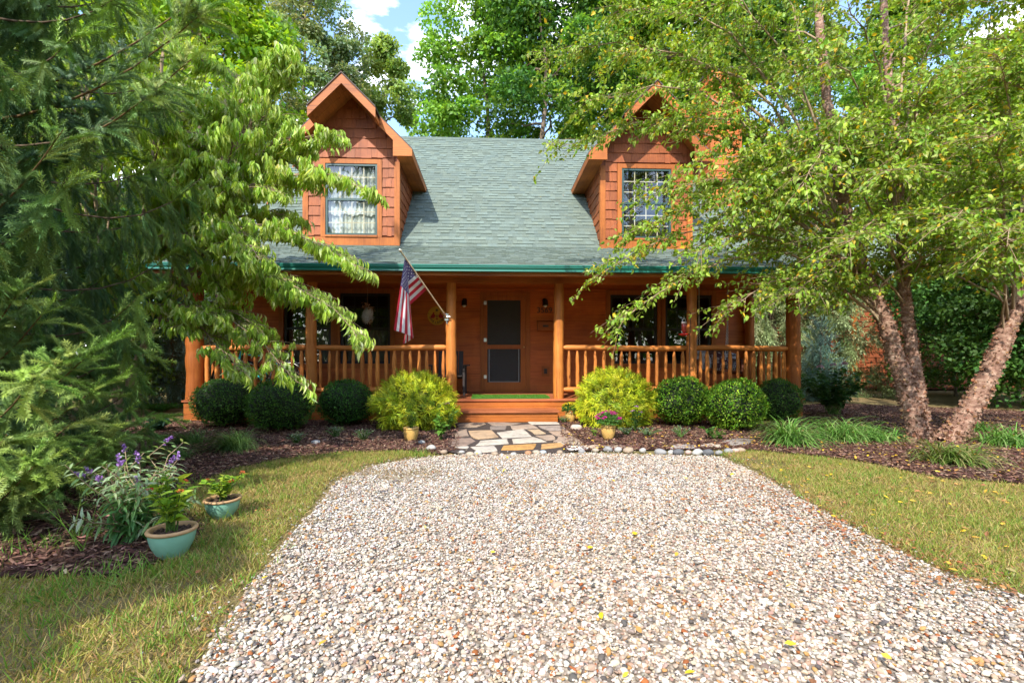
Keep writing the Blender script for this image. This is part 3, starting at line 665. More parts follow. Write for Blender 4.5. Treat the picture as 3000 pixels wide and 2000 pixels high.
for r_ in range(9):
    for c_ in range(6 if r_%2 == 0 else 5):
        s0 = (r_+1)/10*.538; t0 = (2*c_+1+(r_%2))/12*.4
        for off in (-.004,.004):
            ring = []
            for k in range(10):
                rr = (.021 if k%2 == 0 else .009); a_ = k*PI/5
                p = flag_pt(min(max(s0-rr*math.cos(a_),0),1), max(t0+rr*math.sin(a_)*.62,0)); ring.append(p)
            c0 = flag_pt(s0,t0); n_ = nrm(np.cross(flag_pt(s0+.01,t0)-c0, flag_pt(s0,t0+.01)-c0))
            g.add(np.concatenate([[c0],ring])+n_*off, [[0,k+1,(k+1)%10+1] for k in range(10)])
g.build('stars', M['white'], fl)
# ---- hanging bird ornament
c = np.array(P(1077,921,8.9)); t = thing('hanging_ornament', 'pale straw hen ornament hanging on a string in front of the left porch window', 'ornament', tuple(c))
g = Geo(); g.tube([c+[0,0,.19],[c[0],c[1],2.54]],.0022,5); g.tube([c+[0,0,.19],c+[-.05,0,.08]],.003,5); g.tube([c+[0,0,.19],c+[.05,0,.08]],.003,5); g.build('string', plain('twine',(.5,.4,.28),.9), t)
g = Geo(); V, Fc = ICO[3]; W = V*np.array([.095,.085,.135]); W[:,0] += -.02*(W[:,2]<0)*(-W[:,2]/.135); W[:,0] += .03*np.clip(W[:,2]/.135,0,1); g.add(c+W, Fc, (.7,.7,.7)); straw = plain('pale straw',(.55,.50,.43),.9); b_ = g.build('body', straw, t, True)
g = Geo(); n = 900; q = V[rng.choice(len(V), n)]; T = c+q*np.array([.097,.087,.137]); T[:,0] += .03*np.clip(q[:,2],0,1)-.02*np.clip(-q[:,2],0,1); d = nrm(np.cross(q,np.array([0,1,.2]))+rng.normal(0,.3,(n,3))+np.array([-.3,0,-.9]))
g.inst(np.array([[-.003,0,0],[.003,0,0],[.002,.05,.006],[-.002,.05,.006]]), np.array([[0,1,2,3]]), basis(d,q), T, rng.uniform(.6,1.2,n), palette(n,[(1,1,1),(.7,.66,.6),(1.2,1.15,1.1)]))
o = g.build('straw_feathers', straw, b_)
g = Geo(); n = 60
for cc, sp, cnt in (((.08,-.02,.10),.03,30),((.055,-.02,-.13),.028,30),((.0,-.05,.14),.03,25)):
    T = c+np.array(cc)+rng.normal(0,sp,(cnt,3)); g.inst(np.array([[-.012,0,0],[0,.03,.008],[.012,0,0],[0,-.03,0]]), np.array([[0,1,2,3]]), basis(rng.normal(0,1,(cnt,3)),rng.normal(0,1,(cnt,3))), T, rng.uniform(.6,1.1,cnt), palette(cnt,[(.36,.20,.11),(.45,.28,.17),(.25,.11,.07)]))
g.build('dried_leaves', M['dry'], t)
# ---- hummingbird feeder on a shepherd's hook
b0 = np.array([PX(2019,7.95),7.95,0]); f0 = np.array(P(2004,958,7.95))
hk = [b0+[0,0,0],[b0[0],7.95,1.0],[b0[0]+.02,7.95,1.72],[b0[0]+.035,7.95,1.80],[b0[0]+.0,7.95,1.85],[f0[0]+.02,7.95,1.83],[f0[0],7.95,1.79]]
t = thing('shepherd_hook', 'thin black hook rod standing in the bed before the dappled porch post', 'garden hook', tuple(b0)); g = Geo(); g.tube(hk[:3],.007,8); g.build('rod', M['black'], t, True); g = Geo(); g.tube(hk[2:],.006,8); g.build('hook', M['black'], t, True)
t = thing('bird_feeder', 'red and clear hummingbird feeder hanging from the black hook rod', 'bird feeder', (f0[0],7.95,f0[2]-.15))
redm = plain('red plastic',(.55,.02,.015),.3,spec=.5)
nect = NT('red nectar in glass'); nect.b.inputs['Base Color'].default_value=(.75,.10,.08,1); nect.b.inputs['Roughness'].default_value=.1; nect.b.inputs['Transmission Weight'].default_value=.55
g = Geo(); g.lathe([(0,.0),(.03,.0),(.085,.02),(.088,.03),(.05,.042),(.025,.05),(0,.05)]); g.build('feeding_base', redm, t, True, True)
g = Geo(); g.lathe([(0,.05),(.022,.052),(.025,.07),(.04,.085),(.04,.19),(.03,.21),(.0,.212)]); g.build('bottle', nect.m, t, True, True)
g = Geo(); g.lathe([(0,.205),(.042,.205),(.042,.235),(0,.24)]); g.build('cap', plain('pale cap',(.6,.5,.48),.4), t, True, True)
g = Geo(); g.tube([(-.035,0,.235),(-.02,0,.28),(0,0,.31),(.02,0,.28),(.035,0,.235)],.0035,6); g.tube([(0,0,.31),(0,0,f0[2]+.15-f0[2]+.19)],.003,6); g.build('hanger', M['steel'], t, True, True)
# ---- porch swing with chains
SY = 9.25; sx0, sx1 = PX(2028,SY), PX(2165,SY); sz = ZD+.45
t = thing('porch_swing', 'dark wooden porch swing hanging on pale chains at the right end of the porch', 'swing', ((sx0+sx1)/2,SY,sz))
swood = wood('dark swing wood',(.16,.06,.03),(.09,.03,.018),(1.2,20,20))
g = Geo()
for k in range(5): g.box(sx0,sx1,SY-.22+k*.1,SY-.13+k*.1,sz,sz+.022,jt())
for x in (sx0+.05,(sx0+sx1)/2,sx1-.09): g.box(x,x+.04,SY-.22,SY+.27,sz-.045,sz-.001)
g.build('seat', swood, t)
g = Geo()
for k in range(5): g.box(sx0,sx1,SY+.27+k*.02,SY+.29+k*.02,sz+.08+k*.09,sz+.16+k*.09,jt())
g.build('backrest', swood, t)
for x in (sx0,sx1-.06):
    g = Geo(); g.box(x,x+.06,SY-.22,SY+.30,sz+.22,sz+.245); g.box(x+.01,x+.05,SY-.2,SY-.15,sz+.023,sz+.219); g.build('armrest', swood, t)
def chain_pts(a, b): 
    a, b = np.array(a), np.array(b); L = np.linalg.norm(b-a); n = int(L/.032); return [a+(b-a)*k/n for k in range(n+1)]
def chain(g, a, b):
    pts = chain_pts(a, b); d = nrm(np.array(b)-np.array(a)); u = nrm(np.cross(d,[0,1,0.1])); v = np.cross(d,u)
    for i in range(len(pts)-1):
        c_ = (pts[i]+pts[i+1])/2; w_ = u if i%2 else v; q = np.linspace(0,2*PI,9)
        g.tube([c_+d*.022*math.cos(k)+w_*.011*math.sin(k) for k in q],.0035,5,cap=False)
for xa in (PX(2048,SY), PX(2132,SY)):
    zj = PZ(918,SY); g = Geo(); chain(g,(xa,SY,zj),(xa,SY,2.53)); chain(g,(xa,SY,zj),(xa-.15,SY-.2,sz+.23)); chain(g,(xa,SY,zj),(xa+.14,SY+.28,sz+.23)); g.build('chain', M['chain'], t)
def cushion(px, w_, label, cols, tilt):
    X = PX(px,SY); pat = NT('patterned cushion cloth'); v = pat.n('ShaderNodeTexVoronoi'); v.inputs['Scale'].default_value = 16; pat.l(pat.coord(),v.inputs['Vector'])
    pat.l(pat.ramp(v.outputs['Distance'],[(.2,cols[0]),(.35,cols[1]),(.55,cols[2])]), pat.b.inputs['Base Color']); pat.b.inputs['Roughness'].default_value = .9
    g = Geo(); V, Fc = ICO[3]; W = np.sign(V)*np.abs(V)**.55*np.array([w_,.07,w_]); c_, s_ = math.cos(tilt), math.sin(tilt); W = np.stack([W[:,0]*c_-W[:,2]*s_,W[:,1]+W[:,2]*.3,W[:,0]*s_+W[:,2]*c_],1)
    o = g.add(W+[0,0,w_], Fc).build('cushion', pat.m, smooth=True); o.location = (X,SY+.16,sz+.02); tag(o,label,'cushion',group='cushions on the porch swing')
cushion(2062,.2,'grey flowered cushion at the left of the porch swing',[(.25,.24,.25),(.12,.11,.12),(.4,.38,.38)],.1)
cushion(2112,.17,'tilted maroon striped cushion in the middle of the porch swing',[(.10,.03,.03),(.5,.42,.38),(.06,.02,.03)],.7)
cushion(2150,.18,'white and black cushion at the right of the porch swing',[(.03,.03,.04),(.55,.54,.55),(.08,.08,.1)],-.15)
# ---- bicycles behind the left railing
def bicycle(label, x, y, col, acc, flip):
    t = thing('bicycle', label, 'bicycle', (x,y,ZD), PI if flip else 0, group='bicycles on the porch')
    fm = plain('bicycle paint', col, .3, spec=.6, var=.03); am = plain('bicycle accent', acc, .3)
    R = .33; A, B, BB, HD, ST = np.array([-.52,0,R]), np.array([.52,0,R]), np.array([-.08,0,.29]), np.array([.34,0,.78]), np.array([-.2,0,.74])
    g = Geo(); hb = np.array([.36,0,.66])
    for p, q, r in ((BB,ST,.017),(ST,HD,.017),(BB,hb,.02),(HD+[-.02,0,.06],hb+[.015,0,-.02],.02)): g.tube([p,q],r,10)
    for s in (-1,1): g.tube([A+[0,s*.06,0],BB+[0,s*.03,0]],.010,8); g.tube([A+[0,s*.06,0],ST+[0,s*.02,-.02]],.009,8); g.tube([hb+[0,s*.045,-.02],B+[0,s*.055,0]],.013,8)
    g.build('frame', fm, t, True, True)
    for cc in (A,B):
        q = np.linspace(0,2*PI,41); g = Geo(); g.tube([cc+[R*.97*math.cos(k),0,R*.97*math.sin(k)] for k in q],.022,8,cap=False); wh = g.build('wheel', M['rubber'], t, True, True)
        g = Geo(); g.tube([cc+[R*.89*math.cos(k),0,R*.89*math.sin(k)] for k in q],.010,6,cap=False)
        for k in range(20): an = k*PI/10; g.tube([cc+[0,.02*(-1)**k,0],cc+[R*.89*math.cos(an),0,R*.89*math.sin(an)]],.0018,4,cap=False)
        g.tube([cc+[0,-.05,0],cc+[0,.05,0]],.02,8); g.build('rim', M['steel'], wh, True, True)
    g = Geo(); g.tube([ST,ST+[-.03,0,.12]],.012,8); V, Fc = ICO[2]; W = V*np.array([.13,.07,.03]); W[:,1] *= np.where(V[:,0]>0,.45,1.1); g.add(W+ST+[-.02,0,.14],Fc); g.build('saddle', M['black'], t, True, True)
    g = Geo(); tp = HD+[-.02,0,.06]; g.tube([tp,tp+[.0,0,.08]],.014,8); g.tube([tp+[-.04,-.29,.11],tp+[.03,-.12,.08],tp+[.03,.12,.08],tp+[-.04,.29,.11]],.012,8); g.build('handlebar', M['black'], t, True, True)
    g = Geo(); g.tube([BB+[.09*math.cos(k),-.045,.09*math.sin(k)] for k in q],.008,6,cap=False); g.tube([BB+[0,-.06,0],BB+[.15,-.07,-.06]],.010,8); g.tube([BB+[0,.06,0],BB+[-.15,.07,.06]],.010,8); g.box(.02,.12,-.13,-.05,.215,.235); g.box(-.28,-.18,.07,.15,.335,.355); g.build('crank', M['black'], t, True, True)
    g = Geo(); p, q = BB*.4+hb*.6, BB*.65+hb*.35; g.tube([p+[0,-.023,0],q+[0,-.023,0]],.012,8); g.build('decal', am, t, True, True)
bicycle('turquoise bicycle with a pink decal behind the left porch railing', PX(760,8.95), 8.95, (.01,.32,.30), (.5,.03,.12), True)
bicycle('black bicycle leaning behind the turquoise one on the porch', PX(800,9.4), 9.4, (.02,.02,.022), (.1,.1,.1), False)
# ---- armchair by the door
X = PX(1316,9.35); t = thing('armchair', 'dark slatted wooden armchair half hidden behind the post left of the door', 'chair', (X,9.4,ZD)); dm_ = plain('dark stained wood',(.035,.025,.022),.6)
g = Geo()
for k in range(6): g.box(-.26,.26,-.25+k*.08,-.18+k*.08,.36-k*.012,.38-k*.012)
g.build('seat', dm_, t, local=True)
g = Geo()
for k in range(5):
    x = -.25+k*.102; g.add([(x,.24,.3),(x+.09,.24,.3),(x+.09,.40,.86),(x,.40,.86),(x,.262,.3),(x+.09,.262,.3),(x+.09,.422,.86),(x,.422,.86)], np.array([[0,1,2,3],[7,6,5,4],[0,4,5,1],[1,5,6,2],[2,6,7,3],[3,7,4,0]]))
g.build('backrest', dm_, t, local=True)
for s in (-1,1):
    g = Geo(); g.box(s*.33-.06,s*.33+.06,-.3,.34,.56,.582); g.build('armrest', dm_, t, local=True)
    for y in (-.27,.22):
        g = Geo(); g.box(s*.30-.025,s*.30+.025,y,y+.06,0,.559); g.build('leg', dm_, t, local=True)
# ================================================================ GROUND
gm = NT('lawn soil'); a = gm.noise(.35,5); b = gm.noise(22,6)
c1 = gm.ramp(a.outputs['Fac'],[(.35,(.12,.105,.035)),(.55,(.21,.155,.07)),(.7,(.29,.195,.10))]); c2 = gm.ramp(b.outputs['Fac'],[(.3,(.6,.6,.6)),(.7,(1.3,1.3,1.25))])
gm.l(gm.mul(c1,c2), gm.b.inputs['Base Color']); gm.b.inputs['Roughness'].default_value = .95; gm.b.inputs['Specular IOR Level'].default_value = .1; gm.bump(b.outputs['Fac'],.02)
tag(Geo().add([(-300,-300,-.012),(300,-300,-.012),(300,300,-.012),(-300,300,-.012)],[[0,1,2,3]]).build('ground', gm.m), kind='structure')
def sheet(name, poly, z, mt):
    g = Geo(); g.add([(x,y,z) for x, y in poly],[list(range(len(poly)))]); o = g.build(name, mt); tag(o, kind='structure'); return o
def gp(pts): return [G(x,y)[:2] for x, y in pts]
drive = [(-.9,-.5)]+gp([(560,1990),(640,1850),(730,1720),(850,1570),(940,1470),(985,1410),(1080,1368),(1200,1345),(1340,1331),(1500,1330),(1720,1327),(1930,1332),(2110,1338),(2230,1392),(2330,1450),(2450,1520),(2620,1610),(2800,1690),(3000,1745),(3300,1815)])+[(4.6,1.4),(5,-.5)]
sm = NT('gravel bed'); v = sm.n('ShaderNodeTexVoronoi'); v.inputs['Scale'].default_value = 46; sm.l(sm.coord(), v.inputs['Vector'])
cr_ = sm.ramp(v.outputs['Color'],[(.1,(.14,.115,.09)),(.45,(.40,.34,.27)),(.8,(.50,.44,.37))]); dk = sm.ramp(v.outputs['Distance'],[(.25,(1,1,1)),(.6,(.5,.44,.38))])
sm.l(sm.mul(cr_,dk), sm.b.inputs['Base Color']); sm.b.inputs['Roughness'].default_value=.9
sheet('driveway', drive, -.004, sm.m)
mm = NT('bark mulch bed'); a = mm.noise(30,6,.7); mm.l(mm.ramp(a.outputs['Fac'],[(.3,(.035,.018,.014)),(.55,(.085,.042,.031)),(.75,(.16,.085,.06))]), mm.b.inputs['Base Color']); mm.b.inputs['Roughness'].default_value=.95; mm.b.inputs['Specular IOR Level'].default_value=.1; mm.bump(a.outputs['Fac'],.03,1)
bedL = gp([(1345,1250),(1345,1318),(1290,1330),(1180,1318),(1000,1325),(820,1345),(690,1372),(560,1420),(520,1470),(560,1510),(600,1540),(590,1580),(480,1640),(420,1665),(330,1690),(200,1685),(60,1690),(-200,1690)])+[(-4.2,2.2),(-9,3),(-9,8.2),(PX(1337,8.2),8.2)]
bedR = gp([(1640,1250),(1650,1322),(1900,1318),(2100,1316),(2210,1318),(2400,1335),(2540,1352),(2640,1375),(2760,1400),(3000,1415),(3300,1430)])+[(9,4.6),(12,8),(8,11),(6.1,10),(PX(1640,8.2),8.2)]
sheet('planting_bed', bedL, .004, mm.m); sheet('planting_bed', bedR, .004, mm.m)
# ---- mulch chips
g = Geo(); q = np.concatenate([scatter(bedL,1700), scatter(bedR,1500)]); q = q[(q[:,1]<8.4)|(q[:,0]>5.9)|(q[:,0]<-5.6)]; n = len(q)
T = np.column_stack([q, rng.uniform(.004,.02,n)]); d = nrm(np.column_stack([rng.normal(0,1,(n,2)), rng.normal(0,.25,n)])); up = nrm(rng.normal(0,.35,(n,3))+[0,0,1])
g.inst(np.array([[-.008,-.026,0],[.008,-.022,.002],[.009,.02,0],[-.006,.027,.002],[0,0,.006]]), np.array([[0,1,4],[1,2,4],[2,3,4],[3,0,4]]), basis(d,up), T, np.column_stack([rng.uniform(.4,1.1,n),rng.uniform(.4,1.3,n),np.ones(n)]), palette(n,[(.095,.045,.034),(.15,.075,.054),(.24,.135,.09),(.06,.03,.023),(.33,.22,.15)],[4,4,3,2.4,1.2],.2))
tag(g.build('mulch_chips', M['dry']), 'dark red brown bark mulch chips spread over the planting beds', 'mulch', kind='stuff')
# ---- gravel
def rock(k):
    V, Fc = ICO[k]; V = V*(1+rng.uniform(-.2,.16,(len(V),1))); 
    for _ in range(3):
        nn = nrm(rng.normal(0,1,3)); dd = V@nn; V = V-np.outer(np.clip(dd-.62,0,None),nn)
    return V*np.array([1,.78,.52])
q = scatter(drive, 6600); dist = np.hypot(q[:,0],q[:,1]); px_ = 1500+F*(q[:,0]*cs-q[:,1]*sn)/np.maximum(.2,q[:,0]*sn+q[:,1]*cs)
q = q[(q[:,1]>.95)&(px_>250)&(px_<3250)]; dist = np.hypot(q[:,0],q[:,1])
ed = np.array([G(x,y)[:2] for x, y in ((1040,1380),(1100,1385),(1180,1400),(1250,1390))])
q = np.concatenate([q]+[np.array(drive[i])+(np.array(drive[i+1])-np.array(drive[i]))*rng.random((n_,1))+rng.normal(0,.11,(n_,2)) for i in range(1,len(drive)-3) for n_ in [int(170*np.hypot(*(np.array(drive[i+1])-np.array(drive[i]))))]]); q = q[q[:,1]>.95]; dist = np.hypot(q[:,0],q[:,1])
keep = np.ones(len(q),bool)
for e in ed: keep &= ~((np.hypot(q[:,0]-e[0],(q[:,1]-e[1]))<.18)&(rng.random(len(q))<.6))
q = q[keep]; dist = dist[keep]
cols = [(.74,.70,.65),(.62,.55,.47),(.52,.42,.34),(.40,.37,.35),(.56,.34,.14),(.38,.13,.045),(.13,.125,.13),(.47,.34,.28),(.80,.78,.75),(.26,.22,.20)]; wts = [8,6,4,3,1.5,.8,1.7,2.2,5,1.2]
g = Geo()
for k, sel in ((2, dist<2.4),(1, dist>=2.4)):
    s_ = np.nonzero(sel)[0]
    for grp in np.array_split(rng.permutation(s_), 6):
        n = len(grp)
        if not n: continue
        V = rock(k if k == 1 else 2) if k == 1 else rock(2)
        if k == 2: V = V[:]; 
        R = basis(nrm(np.column_stack([rng.normal(0,1,(n,2)),rng.normal(0,.2,n)])), nrm(rng.normal(0,.3,(n,3))+[0,0,1]))
        sz_ = .0081*np.exp(rng.normal(0,.32,n)); T = np.column_stack([q[grp], rng.uniform(-.006,.007,n)])
        tn = .72*np.array([1.0,.975,.925])*palette(n, cols, wts, .10); warm = vnoise(q[grp][:,0],q[grp][:,1],.9,3)[:,None]; tn = tn*(1-.10*warm*np.array([0,1,2]))
        g.inst(V, ICO[1 if k == 1 else 2][1], R, T, sz_, tn)
tag(g.build('gravel', M['stone'], smooth=True), 'pale mixed river gravel covering the driveway', 'gravel', kind='stuff')
# ---- flagstone path
path = gp([(1342,1238),(1640,1238),(1668,1272),(1725,1318),(1640,1327),(1350,1332),(1305,1322)])
jm = plain('dark joint soil',(.05,.035,.028),.95,var=.4,scale=40,bump=.01)
pth = sheet('path', path, .008, jm)
fs = NT('flagstone'); a = fs.noise(4,8,.65); b = fs.noise(26,5); fs.l(fs.mul(fs.mul(fs.ramp(a.outputs['Fac'],[(.3,(.6,.55,.52)),(.5,(1,1,1)),(.7,(1.25,1.15,1.05))]),fs.ramp(b.outputs['Fac'],[(.3,(.8,.8,.8)),(.7,(1.15,1.15,1.15))])),fs.tint()),fs.b.inputs['Base Color']); fs.b.inputs['Roughness'].default_value=.85; fs.bump(a.outputs['Fac'],.015)
def zs6(L): return [(1250+x/2.8, 780+y/2.8) for x, y in L]
STN = [([(240,1300),(300,1285),(480,1283),(495,1300),(420,1325),(250,1328)],(.40,.30,.22)),([(490,1283),(640,1283),(790,1290),(700,1310),(560,1315),(510,1300)],(.34,.26,.21)),([(820,1284),(1080,1284),(1100,1298),(850,1303)],(.55,.50,.44)),
 ([(520,1315),(660,1310),(650,1345),(520,1345)],(.24,.20,.18)),([(680,1312),(860,1300),(925,1335),(700,1348)],(.40,.31,.25)),([(905,1315),(1100,1308),(1175,1350),(990,1350)],(.36,.30,.27)),
 ([(335,1352),(540,1345),(600,1410),(420,1428),(360,1405)],(.47,.33,.21)),([(565,1370),(800,1342),(875,1402),(610,1420)],(.52,.47,.41)),([(820,1345),(920,1340),(985,1378),(885,1388)],(.48,.36,.24)),([(990,1358),(1160,1355),(1230,1390),(1060,1398)],(.40,.29,.22)),
 ([(225,1370),(330,1335),(350,1400),(230,1410)],(.32,.24,.19)),([(200,1420),(370,1412),(410,1440),(330,1480),(190,1482)],(.28,.20,.16)),([(430,1435),(670,1420),(685,1462),(390,1478)],(.55,.50,.43)),([(690,1428),(880,1410),(1000,1446),(700,1462)],(.52,.46,.39)),
 ([(885,1395),(1040,1390),(1060,1430),(980,1437)],(.40,.30,.23)),([(1075,1402),(1190,1396),(1270,1440),(1030,1448),(1070,1425)],(.36,.27,.21)),
 ([(350,1490),(560,1478),(590,1520),(440,1536)],(.50,.45,.40)),([(620,1478),(910,1460),(885,1508),(600,1516)],(.50,.27,.08)),([(935,1468),(1110,1455),(1140,1485),(930,1508)],(.50,.29,.11)),([(1060,1448),(1290,1440),(1300,1462),(1110,1468)],(.48,.40,.31)),([(1150,1478),(1260,1476),(1350,1506),(1155,1515)],(.72,.70,.67)),([(1270,1472),(1430,1474),(1420,1492),(1300,1494)],(.47,.36,.27)),([(1440,1474),(1600,1472),(1640,1490),(1450,1500)],(.42,.32,.24)),([(225,1488),(345,1484),(340,1500),(250,1500)],(.50,.46,.42))]
EX = [([(2111,1294),(2154,1286),(2211,1289),(2196,1303),(2143,1309)],(.26,.22,.19)),([(2043,1307),(2071,1303),(2114,1305),(2107,1309),(2057,1310)],(.46,.38,.30)),([(1961,1317),(1971,1305),(2007,1301),(2046,1309),(2032,1316)],(.30,.26,.23))]
g = Geo()
def flag(g, pts, col, h=.014):
    p = np.array([G(x,y)[:2] for x, y in pts]); c_ = p.mean(0); pp = []
    for i in range(len(p)):
        a_, b_ = p[i], p[(i+1)%len(p)]; pp.append(a_+(c_-a_)*.05); pp.append((a_+b_)/2*.985+c_*.015+rng.normal(0,.008,2)); pp.append(b_+(c_-b_)*.05)
    p = np.array(pp); n = len(p); p = c_+(p-c_)*.975; hh = h+rng.uniform(0,.006); tl = rng.normal(0,.012,2)
    zt = hh+(p-c_)@tl; in_ = c_+(p-c_)*.95
    V = np.concatenate([np.column_stack([p,np.full(n,.0)]),np.column_stack([p,zt-.004]),np.column_stack([in_,zt])])
    g.add(V, [[i,(i+1)%n,n+(i+1)%n,n+i] for i in range(n)]+[[n+i,n+(i+1)%n,2*n+(i+1)%n,2*n+i] for i in range(n)]+[[2*n+i for i in range(n)]], col)
for s_, col in STN: flag(g, zs6(s_), np.array(col)*.80*np.array([1.04,1.0,.93]))
o = g.build('flagstones', fs.m); o.parent = pth
for nm, (s_, col) in zip(('broad grey flagstone set in the mulch before the ornamental grass','narrow tan flagstone beside the gravel edge','dark flat stone in the mulch behind the edging row'), EX):
    g = Geo(); flag(g, s_, np.array(col))
    o = g.build('stepping_stone', fs.m); tag(o, nm, 'stone', group='flat stones in the mulch')
# ---- cobbles along the gravel edge
cob = [(1235,1300,16,'grey'),(1262,1318,22,'pale grey'),(1300,1328,15,'tan'),(1352,1328,14,'pale grey'),(1378,1336,19,'cream'),(1402,1331,18,'white'),(1450,1333,16,'tan'),(1505,1334,15,'white'),(1548,1331,16,'rusty'),(1572,1329,17,'cream'),(1592,1329,15,'blue grey'),(1640,1329,15,'tan'),(1705,1326,17,'grey'),(1745,1323,15,'cream'),(1782,1321,20,'grey'),(1812,1322,18,'pale grey'),(1842,1325,22,'tan'),(1884,1324,17,'white'),(1938,1331,24,'grey'),(1968,1329,15,'white'),(1990,1331,22,'dark slate'),(2018,1329,16,'pinkish'),(2046,1331,22,'white'),(2078,1332,24,'dark slate'),(2108,1331,17,'grey'),(2136,1328,20,'grey'),(2156,1325,16,'pinkish'),(2174,1324,17,'tan'),(2104,1313,15,'cream')]
cc_ = {'white':(.42,.40,.36),'cream':(.38,.31,.23),'grey':(.27,.26,.25),'pale grey':(.38,.36,.33),'tan':(.35,.26,.18),'rusty':(.40,.20,.10),'blue grey':(.36,.39,.41),'dark slate':(.11,.11,.115),'pinkish':(.47,.33,.27)}
ORD = ['first','second','third','fourth','fifth','sixth','seventh']
cnt = {}; tot = {}
for *_, cn in cob: tot[cn] = tot.get(cn,0)+1
for x, y, r, cn in cob:
    k = cnt.get(cn,0); cnt[cn] = k+1; s_ = F/(np.hypot(*G(x,y)[:2])); R = r*.68/s_
    g = Geo(); V, Fc = ICO[3]; W = V*(1+.10*np.sin(V@rng.normal(0,1.6,3)+rng.uniform(0,6)))[:,None]*np.array([1,.75,.62])
    o = g.add(W*R, Fc, cc_[cn]).build('edging_stone', M['cobble'], smooth=True); gx = G(x,y); o.location = (gx[0],gx[1]+R*.4,R*.33); o.rotation_euler = (0,0,rnd.uniform(-.6,.6))
    tag(o, (f'only {cn} rounded stone in the row along the gravel edge' if tot[cn] == 1 else f'{cn} rounded edging stone, {ORD[k]} of that colour from the left along the gravel'), 'stone', group='rounded stones edging the gravel')
for x, y, r, lab, col in ((1688,1258,17,'squarish pale pink stone beside the flagstone path',(.55,.42,.34)),(925,1300,12,'flat grey stone lying in the left mulch bed',(.34,.33,.33))):
    g = Geo(); V, Fc = ICO[2]; W = np.sign(V)*np.abs(V)**.7*np.array([1,.7,.55]); R = r/F*np.hypot(*G(x,y)[:2]); o = g.add(W*R,Fc,col).build('garden_stone', M['cobble'], smooth=False); o.location = (*G(x,y)[:2],R*.35); tag(o,lab,'stone')
# ---- grass
lawnL = gp([(1290,1334),(1180,1322),(1000,1328),(820,1348),(690,1375),(560,1424),(500,1480),(555,1520),(590,1555),(560,1610),(480,1650),(420,1672),(330,1696),(200,1692),(60,1696),(-200,1696)])+[(-2.6,1.2)]+[(-.95,1.0)]+gp([(540,1990),(620,1850),(715,1720),(835,1570),(925,1470),(970,1405),(1070,1362),(1190,1340)])
lawnR = gp([(2100,1322),(2210,1322),(2400,1340),(2540,1357),(2640,1380),(2760,1405),(3000,1420),(3300,1436)])+[(6,3.6),(5.2,1.7)]+gp([(3300,1810),(3000,1740),(2800,1685),(2620,1605),(2450,1515),(2330,1445),(2240,1385),(2120,1334)])
GR = [(.19,.25,.035),(.27,.28,.055),(.38,.30,.095),(.42,.30,.12),(.12,.20,.03),(.29,.18,.075)]
def blades(g, q, h0, h1, cols, w, width=.0035, lean=.55, z=0.0):
    n = len(q); T = np.column_stack([q, np.full(n,z)]); d = nrm(rng.normal(0,lean,(n,3))*[1,1,.2]+[0,0,1])
    tv = np.array([[-1,0,0],[1,0,0],[-.75,.5,.06],[.75,.5,.06],[0,1,.26]]); tf = np.array([[0,1,3],[0,3,2],[2,3,4]])
    S = np.column_stack([np.full(n,width),rng.uniform(h0,h1,n),rng.uniform(h0,h1,n)]); g.inst(tv, tf, basis(d, rng.normal(0,1,(n,3))*[1,1,.1]), T, S, w)
g = Geo()
for pol, seed in ((lawnL,1),(lawnR,2)):
    q = scatter(pol, 9000); nn = vnoise(q[:,0],q[:,1],1.6,seed)*.6+vnoise(q[:,0],q[:,1],5,seed+4)*.4; q = q[rng.random(len(q)) < np.clip(1.9*(nn-.12),.10,1)]; nn = vnoise(q[:,0],q[:,1],1.6,seed)*.6+vnoise(q[:,0],q[:,1],5,seed+4)*.4
    n = len(q); green = rng.random(n) < np.clip((nn-.36)*1.6,.08,.62)
    tn = np.where(green[:,None], palette(n,GR[:2]+[GR[4]],[3,3,1.5],.15), palette(n,GR[2:4]+[GR[5],GR[1]],[3,3,1.2,2],.15))
    blades(g, q, .018, .055, GR, tn, .0022, .75)
tag(g.build('grass', M['blade']), 'patchy half dry lawn grass on both sides of the gravel', 'grass', kind='stuff')
g = Geo()
def tuft(x, y, n, h0, h1, r, cols=((.10,.22,.025),(.16,.28,.035),(.21,.30,.06))):
    c_ = G(x,y); q = np.array(c_[:2])+rng.normal(0,r,(n,2)); blades(g, q, h0, h1, None, palette(n,cols), .0024, .45)
for x, y, n in ((120,1610,50),(250,1560,60),(60,1600,30),(330,1690,80),(450,1690,70),(250,1740,60),(190,1725,50),(560,1660,40),(650,1600,60),(690,1520,50),(540,1420,40),(720,1440,60),(1230,1335,90),(420,1800,40),(150,1850,50),(520,1870,40),(2500,1400,50)): tuft(x,y,n,.045,.11,.08)
for pol, k_ in ((lawnL,170),(lawnR,150)):
    for cx_, cy_ in scatter(pol, 30)[:k_]:
        q = np.array([cx_,cy_])+rng.normal(0,rng.uniform(.02,.06),(26,2)); blades(g, q, .025, .075, None, palette(26,[(.10,.24,.025),(.17,.30,.035),(.30,.32,.07),(.36,.27,.10)]), .0022, .6)
for x, y in ((228,1610),(236,1615)): tuft(x,y,5,.3,.45,.012)
tag(g.build('tall_grass', M['blade']), 'scattered taller grass tufts along the bed edges', 'grass', kind='stuff')
